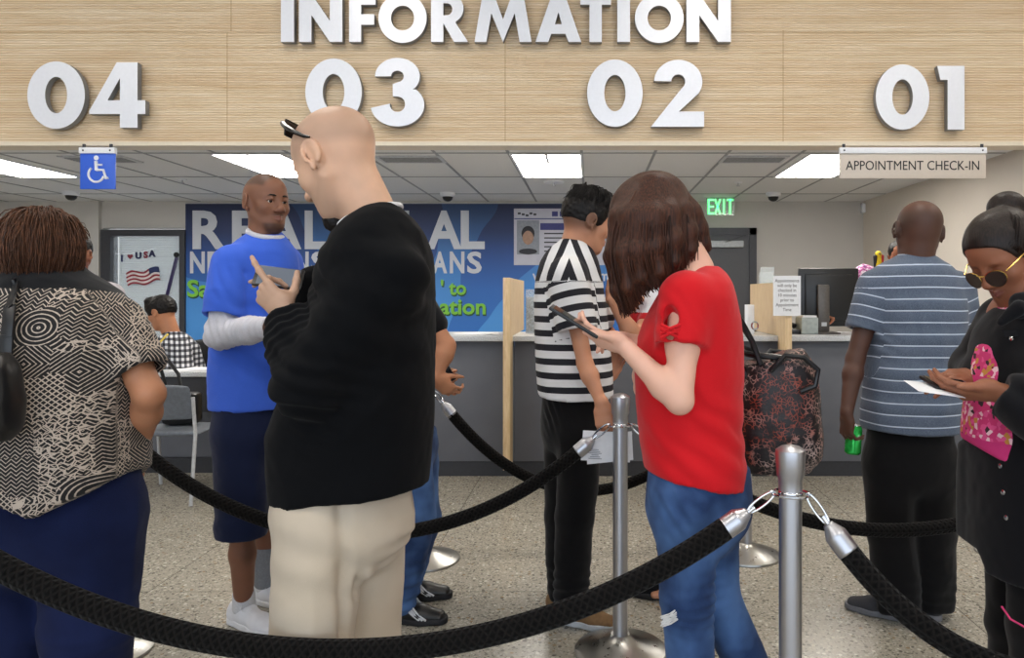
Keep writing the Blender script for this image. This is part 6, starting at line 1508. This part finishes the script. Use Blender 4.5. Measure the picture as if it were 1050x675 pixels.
# ---------------------------------------------------------------- G: man in the blue t-shirt
def man_G():
    d = 3.06; p = Person('man in bright blue t-shirt over white thermal sleeves and navy shorts', (P(258, 302, d)[0], d), 1.86, 118, .0034, SK_G)
    J = p.J; J['pel'] = P(258, 425, d); J['waist'] = P(258, 370, d); J['chest'] = P(262, 300, d); J['neck'] = P(268, 248, d)
    set_arm(p, 'R', (240, 272, 2.95), (226, 343, 2.88), (276, 336, 2.78)); set_arm(p, 'L', (290, 270, 3.18), (302, 338, 3.22), (300, 352, 2.98))
    legs_px(p, ((272, 440, 3.16), (273, 530, 3.18), (272, 618, 3.24), (.9, -.4)), ((247, 440, 3.0), (248, 540, 2.98), (250, 620, 3.02), (.85, -.5)))
    H = Fr(P(272.5, 209.5, d), 124, 1, 0, 1.03)
    p.core(1.0); head(p.B, H, .98, 1.0, True, 'open', P(269, 246, d), .052, nose=1.2)
    hand(p.B, J['wrR'], (.95, -.2, .1), (0, -.5, .8), -1, 1.0, ((20, 30, 20),)*4); hand(p.B, J['wrL'], (.2, -.9, .1), (0, .2, .9), 1, 1.0, ((20, 30, 20),)*4)
    p.body(H, lambda x, y, z: np.maximum(.85*sm(z-.4*np.abs(x), .035, .055)*(1-sm(y, .055, .075)), .9*np.maximum(np.exp(-((z+.048)/.005)**2-(x/.024)**4)*(y > .08), sm(-z, .074, .09)*sm(y, .045, .07))), .8)
    eyes(p, H); brows(p, H, HR_black)
    F = Fld(.006); F.loft(rows_px([(236, 262, 284, .045), (241, 254, 288, .07), (248, 244, 294, .10), (258, 234, 300, .125), (274, 228, 303, .135), (300, 224, 301, .14), (340, 221, 299, .145), (380, 219, 298, .15), (450, 221, 297, .15)], d), pw=2.3, sm=.01)
    sh, el = J['shR'], J['elR']; D = nrm(el-sh); he = sh+D*.215
    G = Fld(.006); G.chain([sh, he+D*.06], [.082, .080], .035); G.cut(he, D); G.c(he-D*.04, he+D*.07, .062, .066, .003, True); F.grp(G, .03)
    sl, el2 = J['shL'], J['elL']; D2 = nrm(el2-sl); he2 = sl+D2*.2; G = Fld(.006); G.chain([sl, he2+D2*.06], [.08, .078], .035); G.cut(he2, D2); F.grp(G, .03)
    F.cut(P(258, 416, d), (0, .04, -1)); F.e(P(272, 234, d)+W(.01, -.02, 0), (.058, .066, .038), None, .008, True)
    BL = cloth('bright blue cotton', '#3d63cf', .08, 800, .85, .1, .2)
    p.cloth('t_shirt', F, BL, fk=dict(amp=.006, sc=(6, 6, 4), spots=[(P(250, 340, 2.95), (.6, 0, 1), .14, .06, .006), (P(235, 290, 2.88), (1, 0, .5), .08, .04, .003)], lines=[(P(252, 280, 2.9), P(258, 340, 2.9), .014, -.008), (P(225, 345, 2.9), P(262, 370, 2.9), .02, .006), (P(240, 365, 2.9), P(268, 395, 2.9), .02, -.005)]))
    TH = cloth('white thermal knit', '#c6c6ce', .12, 420, .9, .1, .6)
    F = Fld(.005); F.chain([sh, el, el*.4+J['wrR']*.6, J['wrR']], [.054, .056, .050, .040], .02); F.cut(J['wrR'], J['wrR']-el, .06); F.c(J['wrR']-nrm(J['wrR']-el)*.05, J['wrR']+nrm(J['wrR']-el)*.03, .028, .029, .003, True)
    p.cloth('thermal_sleeve', F, TH, fk=dict(amp=.002, spots=[(el, (1, 0, .4), .09, .03, .006), (el*.4+J['wrR']*.6, nrm(J['wrR']-el), .09, .028, .005)]))
    F = Fld(.005); F.chain([sl, el2, J['wrL']], [.054, .054, .040], .02); p.cloth('thermal_sleeve', F, TH, fk=dict(amp=.003))
    m = MB(); cc = P(272, 243, d)+W(.006, -.012, 0)
    m.tube([cc+W(.063*math.cos(a), .070*math.sin(a), .012-.016*math.cos(a)-.016*(math.sin(a) < 0)*abs(math.sin(a))) for a in np.linspace(0, 2*PI, 41)[:-1]], .0125, 10, closed=True); m.build('undershirt_collar', TH, p.root)
    p.trousers(NAVY, 'shorts', r=(.105, .098, .098), seat=(.16, .15), top=P(0, 405, d)[2], pelvis=P(259, 432, d), hem=P(0, 547, 3.0)[2])
    socks = plain('white sock', '#c8c8cc', .9, nsc=200, bump=.3)
    for n in 'LR':
        a = J['an'+n]; F = Fld(.004); F.c(a+W(0, 0, .02), a+W(0, 0, .075), .045, .043, .01); F.cut(a+W(0, 0, .085), (0, 0, 1)); V, Q = F.run(); npmesh('sock', V, Q, socks, p.root)
    a = J['anL']; kk = J['knL']; F = Fld(.005); F.c(a*.85+kk*.15, a*.45+kk*.55, .050, .060, .01); V, Q = F.run(); V = folds(V, Q, .002, (5, 5, 14)); npmesh('leg_brace', V, Q, plain('grey elastic brace', '#7f8288', .9, nsc=150), p.root)
    wl = plain('white leather', '#dcdce2', .5, var=.03)
    for n in 'RL': p.shoe(n, (wl, MT['white_rubber']), .31, laces=MT['white_rubber'], w=1.05)
if want('G'): man_G()

# ---------------------------------------------------------------- H: person hidden behind the black sweater
def man_H():
    d = 3.1; p = Person('person in blue jeans and black striped sneakers mostly hidden behind the black sweater', (P(406, 302, d)[0], d), 1.58, 88, .006, SK_C)
    J = p.J; set_arm(p, 'R', (416, 292, 3.0), (458, 355, 2.95), (446, 388, 2.9)); set_arm(p, 'L', (412, 292, 3.22), (440, 355, 3.3), (450, 385, 3.2))
    legs_px(p, ((424, 450, 3.2), (432, 530, 3.2), (412, 606, 3.28), (1, .1)), ((418, 450, 3.02), (425, 530, 3.0), (405, 628, 3.06), (1, -.08)))
    H = Fr(P(409, 262, d), 85, 20, 0, .95); p.core(.95); head(p.B, H, neckpt=P(408, 288, d)); hand(p.B, J['wrR'], (.5, .3, -.5), (.3, -.6, -.6), -1, .9, ((30, 40, 20),)*4); hand(p.B, J['wrL'], (.5, -.3, 0), (.3, .6, 0), 1, .9, ((30, 40, 20),)*4)
    p.body(H)
    F = Fld(.007); F.loft(rows_px([(283, 400, 418, .05), (292, 388, 428, .13), (320, 380, 435, .15), (380, 380, 438, .15), (475, 380, 442, .165)], d), sm=.01); F.chain([J['shR'], J['shR']*.35+J['elR']*.65], [.07, .06], .03); F.chain([J['shL'], J['shL']*.4+J['elL']*.6], [.07, .06], .03)
    p.cloth('t_shirt', F, BLACK, fk=dict(amp=.004))
    p.trousers(JEANS, 'jeans', r=(.098, .085, .080), seat=(.15, .15), top=P(0, 440, d)[2], hem=.045, fk=dict(amp=.006, sc=(9, 9, 4), spots=[(J['anR']+W(0, 0, .1), (0, .2, 1), .14, .05, .009)]), pelvis=P(412, 450, d))
    bl = plain('black shoe leather', '#0e0e10', .4)
    for n in 'RL':
        a = J['an'+n]*W(1, 1, 0); o = p.shoe(n, (bl, MT['rubber']), .31); t_ = nrm(J['toe'+n]-a); u = np.cross(t_, (0, 0, 1))
        for i in range(3):
            m = MB(); pts = [a+t_*(.055+.014*i+.065*q**1.6)+u*(.034+.013*q)+W(0, 0, .085-.058*q) for q in np.linspace(0, 1, 8)]
            m.tube(pts, .0045, 6); m.build('side_stripe', MT['light_grey'], o); m = MB()
            pts = [a+t_*(.055+.014*i+.065*q**1.6)-u*(.034+.013*q)+W(0, 0, .085-.058*q) for q in np.linspace(0, 1, 8)]
            m.tube(pts, .0045, 6); m.build('side_stripe', MT['light_grey'], o)
    F = Fld(.006); F.e(H(0, -.015, .04), (.085, .105, .095), H.M); F.e(H(0, .1, -.02), (.07, .06, .08), H.M, .01, True); hair_from(p, F, HR_black, H=H)
    phone(P(456, 381, 2.93), (.5, 0, -.9), (.7, -.7, .3), label='dark phone held at waist height right of the black sweater', l=.10, w=.06)
if want('H'): man_H()

# ---------------------------------------------------------------- I: clerk at the low desk
def man_I():
    d = 5.98; p = Person('seated clerk in black and white gingham shirt with dark hair at window 04', (P(182, 302, d)[0], d), 1.72, -88, .007, SK_C)
    J = p.J; J['neck'] = P(178, 347, d); J['chest'] = P(183, 372, d); J['waist'] = P(190, 398, d); J['pel'] = P(196, 420, d)
    set_arm(p, 'L', (184, 358, 5.82), (188, 384, 5.66), (158, 380, 5.66)); set_arm(p, 'R', (180, 358, 6.15), (178, 385, 6.15), (155, 378, 5.90))
    for n, y in (('L', 5.98), ('R', 6.12)):
        J['hip'+n] = W(J['pel'][0], y, .5); J['kn'+n] = W(J['pel'][0]-.40, y, .52); J['an'+n] = W(J['pel'][0]-.38, y, .07); J['toe'+n] = J['an'+n]+W(-.15, 0, -.07)
    H = Fr(P(166, 321, d), -84, 18, 0, 1.1); p.core(.9); head(p.B, H, neckpt=P(177, 345, d)); hand(p.B, J['wrL'], (-1, 0, -.1), (0, -.3, .9), 1, 1, ((15, 20, 10),)*4); hand(p.B, J['wrR'], (-1, 0, -.1), (0, .3, .9), -1, 1, ((15, 20, 10),)*4)
    p.body(H); brows(p, H, HR_black); eyes(p, H)
    t = NT('gingham'); v = t.obj(); X = t.xyz(v); hx = t.math('LESS_THAN', t.math('FRACT', t.math('DIVIDE', t.math('ADD', X[0], t.math('MULTIPLY', X[1], .6)), .042)), .5); hz = t.math('LESS_THAN', t.math('FRACT', t.math('DIVIDE', X[2], .042)), .5)
    s_ = t.math('MULTIPLY', t.math('ADD', hx, hz), .5); t.set(col=t.ramp(s_, [(0, lin('#d0d2d6')), (.5, lin('#5a5c66')), (1, lin('#0e0f16'))]), rough=.85)
    F = Fld(.009); F.loft(rows_px([(340, 172, 184, .05), (345, 166, 192, .12), (355, 163, 200, .18), (375, 165, 205, .2), (395, 168, 208, .19), (425, 178, 215, .19)], d), sm=.01)
    F.chain([J['shL'], J['elL'], J['wrL']], [.085, .075, .05], .03); F.chain([J['shR'], J['elR'], J['wrR']], [.08, .07, .05], .03)
    p.cloth('shirt', F, t.m, fk=dict(amp=.006))
    T = Fld(.009); 
    for n in 'LR': T.c(J['hip'+n], J['kn'+n], .09, .075, .03); T.c(J['kn'+n], J['an'+n], .07, .06, .02)
    T.seg(J['pel']*W(1, 1, 0)+W(0, 0, .5), J['pel']*W(1, 1, 0)+W(0, 0, .62), (0, 1, 0), (.17, .12), (.16, .12), .03); p.cloth('trousers', T, DKPANTS, fk=dict(amp=.003))
    F = Fld(.006); capbase(F, H, .010); F.c(H(-.04, .045, .105), H(.04, .045, .105), .035, .035, .02); F.cut(H(0, .088, .05), H.d(0, 1, -.3)); F.cut(H(0, 0, -.01), H.d(0, .15, -1)); F.e(H(0, .11, .0), (.09, .07, .065), H.M, .01, True)
    hair_from(p, F, HR_black, (80, .004), (25, .004), H=H)
    MB().tube([P(172, 343, 5.72), P(165, 350, 5.64), P(160, 362, 5.66), P(158, 372, 5.68)], .008, 6).build('lanyard', plain('yellow lanyard', '#c8b040', .7), p.root)
if want('I'): man_I()

# ---------------------------------------------------------------- J: clerk behind window 01
def woman_J():
    d = 6.25; p = Person('clerk in pink floral blouse hidden behind the monitor and the striped polo', (P(920, 302, d)[0], d), 1.68, 200, .008, SK_D)
    J = p.J; J['neck'] = P(922, 285, d); set_arm(p, 'R', (892, 285, 6.1), (872, 324, 5.98), (856, 324, 5.80)); 
    H = Fr(P(922, 262, d), 205, 10, 0, 1.0); p.core(.95); head(p.B, H, neckpt=P(922, 284, d)); hand(p.B, J['wrR'], (-.9, -.3, 0), (0, -.4, .9), -1, 1.05, ((15, 25, 15),)*4); hand(p.B, J['wrL'], (0, -.2, -1), (1, 0, 0), 1, 1, ((20, 25, 15),)*4)
    p.body(H)
    t = NT('pink floral blouse'); a = t.xyz(t.vor(t.obj(), 55, 'F1', 'Color')); t.set(col=t.ramp(a[0], [(0, lin('#a8548c')), (.35, lin('#d8a8c4')), (.65, lin('#e8d8e4')), (.85, lin('#7a3c74'))], 'CONSTANT'), rough=.85)
    F = Fld(.009); F.loft(rows_px([(276, 914, 930, .05), (281, 900, 944, .11), (292, 894, 950, .13), (330, 896, 948, .14), (375, 896, 948, .14)], d), sm=.01); F.e(P(886, 281, 6.12), (.085, .08, .08), None, .03); F.chain([J['shR'], J['shR']*.4+J['elR']*.6], [.075, .07], .03); F.chain([J['shL'], J['shL']*.4+J['elL']*.6], [.075, .07], .03)
    p.cloth('blouse', F, t.m, fk=dict(amp=.007))
    p.trousers(DKPANTS, h=.009)
    for n in 'LR': p.shoe(n, (BLACK, MT['rubber']), .25)
    F = Fld(.007); F.e(H(0, -.02, .035), (.09, .11, .1), H.M); F.e(H(0, -.05, -.05), (.08, .06, .09), H.M, .03); F.e(H(0, .11, -.02), (.07, .07, .09), H.M, .01, True); hair_from(p, F, HR_black, H=H)
    # small toy bird on the counter shelf behind the shoulder
    c = P(900.5, 268, 6.35); g = empty('toy_bird', c, 'yellow, black and red toy bird beyond the shoulder of the striped polo', 'toy')
    F = Fld(.006); F.c(c+W(0, 0, -.05), c+W(.005, 0, .035), .034, .026, .02); F.e(c+W(0, 0, .062), (.028, .028, .028), None, .02); V, Q = F.run(); npmesh('bird_body', V, Q, plain('yellow plush', '#c0a818', .8), g)
    F = Fld(.006); F.c(c+W(-.03, -.01, .04), c+W(-.03, -.005, -.06), .018, .01, .01); V, Q = F.run(); npmesh('wing', V, Q, MT['ink'], g)
    F = Fld(.006); F.c(c+W(.03, -.01, .04), c+W(.03, -.005, -.06), .018, .01, .01); V, Q = F.run(); npmesh('wing', V, Q, plain('red plush', '#9a2a2a', .8), g)
    MB().lathe(c+W(0, -.02, .065), [(.011, 0), (.001, .028)], 10, axis=(0, -1, -.3)).build('beak', MT['ink'], g)
    z0 = c[2]-.085; MB().box(c[0]-.07, c[0]+.07, 6.28, 6.42, 0, z0, 0, .01).build('pedestal', MT['kick'], empty('shelf_unit', (c[0], 6.35, 0), 'narrow dark shelf unit behind the counter under the toy bird', 'shelf'))
if want('J'): woman_J()

# ---------------------------------------------------------------- K, L: partly hidden people in the queue
def man_K():
    d = 3.9; p = Person('person in pale shirt whose ear and shoulder show behind the brown-haired woman', (P(74, 302, d)[0], d), 1.7, -15, .007, SK_D)
    J = p.J; H = Fr(P(74, 262, d), -10, 5, 0, 1.0); p.core(.95); head(p.B, H, neckpt=P(74, 286, d)); 
    for n, q in (('L', 1), ('R', -1)): hand(p.B, J['wr'+n], (0, .1, -1), (-q, 0, 0), q, 1, ((20, 25, 15),)*4)
    p.body(H); F = Fld(.008); F.loft(rows_px([(276, 64, 84, .05), (284, 50, 98, .08), (296, 34, 112, .12), (340, 32, 114, .14), (420, 34, 112, .14)], d), sm=.01)
    for n in 'LR': F.chain([J['sh'+n], J['sh'+n]*.45+J['el'+n]*.55], [.07, .065], .03)
    p.cloth('shirt', F, plain('pale shirt cotton', '#b9b4ba', .85), fk=dict(amp=.005)); p.trousers(DKPANTS, h=.009)
    for n in 'LR': p.shoe(n, (BLACK, MT['rubber']), .28)
    F = Fld(.007); capbase(F, H, .007); F.e(H(0, .11, -.02), (.07, .07, .09), H.M, .01, True); hair_from(p, F, HR_black, H=H)
def woman_L():
    d = 3.36; p = Person('person in red top with white neckline hidden behind the woman in red', (P(690, 302, d)[0], d), 1.6, -80, .006, SK_F)
    J = p.J; set_arm(p, 'L', (676, 318, 3.24), (652, 350, 3.16), (627, 306, 3.10)); set_arm(p, 'R', (676, 318, 3.46), (664, 360, 3.5), (660, 330, 3.3))
    H = Fr(P(682, 262, d), -80, 5, 0, .95); p.core(.92); head(p.B, H, neckpt=P(686, 290, d)); hand(p.B, J['wrL'], (.2, .1, 1), (-.2, -.9, .1), 1, .9, ((20, 30, 20),)*4); hand(p.B, J['wrR'], (-.3, -.3, .8), (0, .5, 0), -1, .9, ((30, 30, 20),)*4); p.body(H)
    F = Fld(.007); F.loft(rows_px([(286, 676, 698, .05), (294, 660, 706, .09), (305, 650, 712, .13), (325, 642, 716, .15), (345, 642, 718, .15), (380, 654, 718, .14), (440, 654, 722, .15)], d), sm=.01)
    for n in 'LR': F.chain([J['sh'+n], J['sh'+n]*.6+J['el'+n]*.4], [.06, .055], .03)
    zt = P(0, 320, d)[2]
    p.cloth('top', F, [cloth('dark red cotton', '#b01420'), cloth('white cotton', '#c8c8ce')], fk=dict(amp=.004), midx=lambda c: ((c[:, 2] > zt) & (c[:, 0] < P(676, 0, 3.3)[0])).astype(np.int32))
    legs_px(p, ((684, 440, 3.28), (690, 530, 3.28), (690, 600, 3.3), (-1, .1)), ((694, 440, 3.42), (702, 530, 3.42), (724, 596, 3.44), (-1, .1)))
    p.trousers(DKPANTS, r=(.095, .08, .065), pelvis=P(688, 440, d), top=P(0, 425, d)[2])
    for n in 'LR': p.shoe(n, (BLACK, MT['rubber']), .24)
    F = Fld(.006); F.e(H(0, -.015, .04), (.088, .105, .095), H.M); F.e(H(0, -.05, -.05), (.08, .055, .09), H.M, .03); F.e(H(0, .1, -.02), (.07, .06, .08), H.M, .01, True); hair_from(p, F, HR_black, H=H)
if want('K'): man_K()
if want('L'): woman_L()
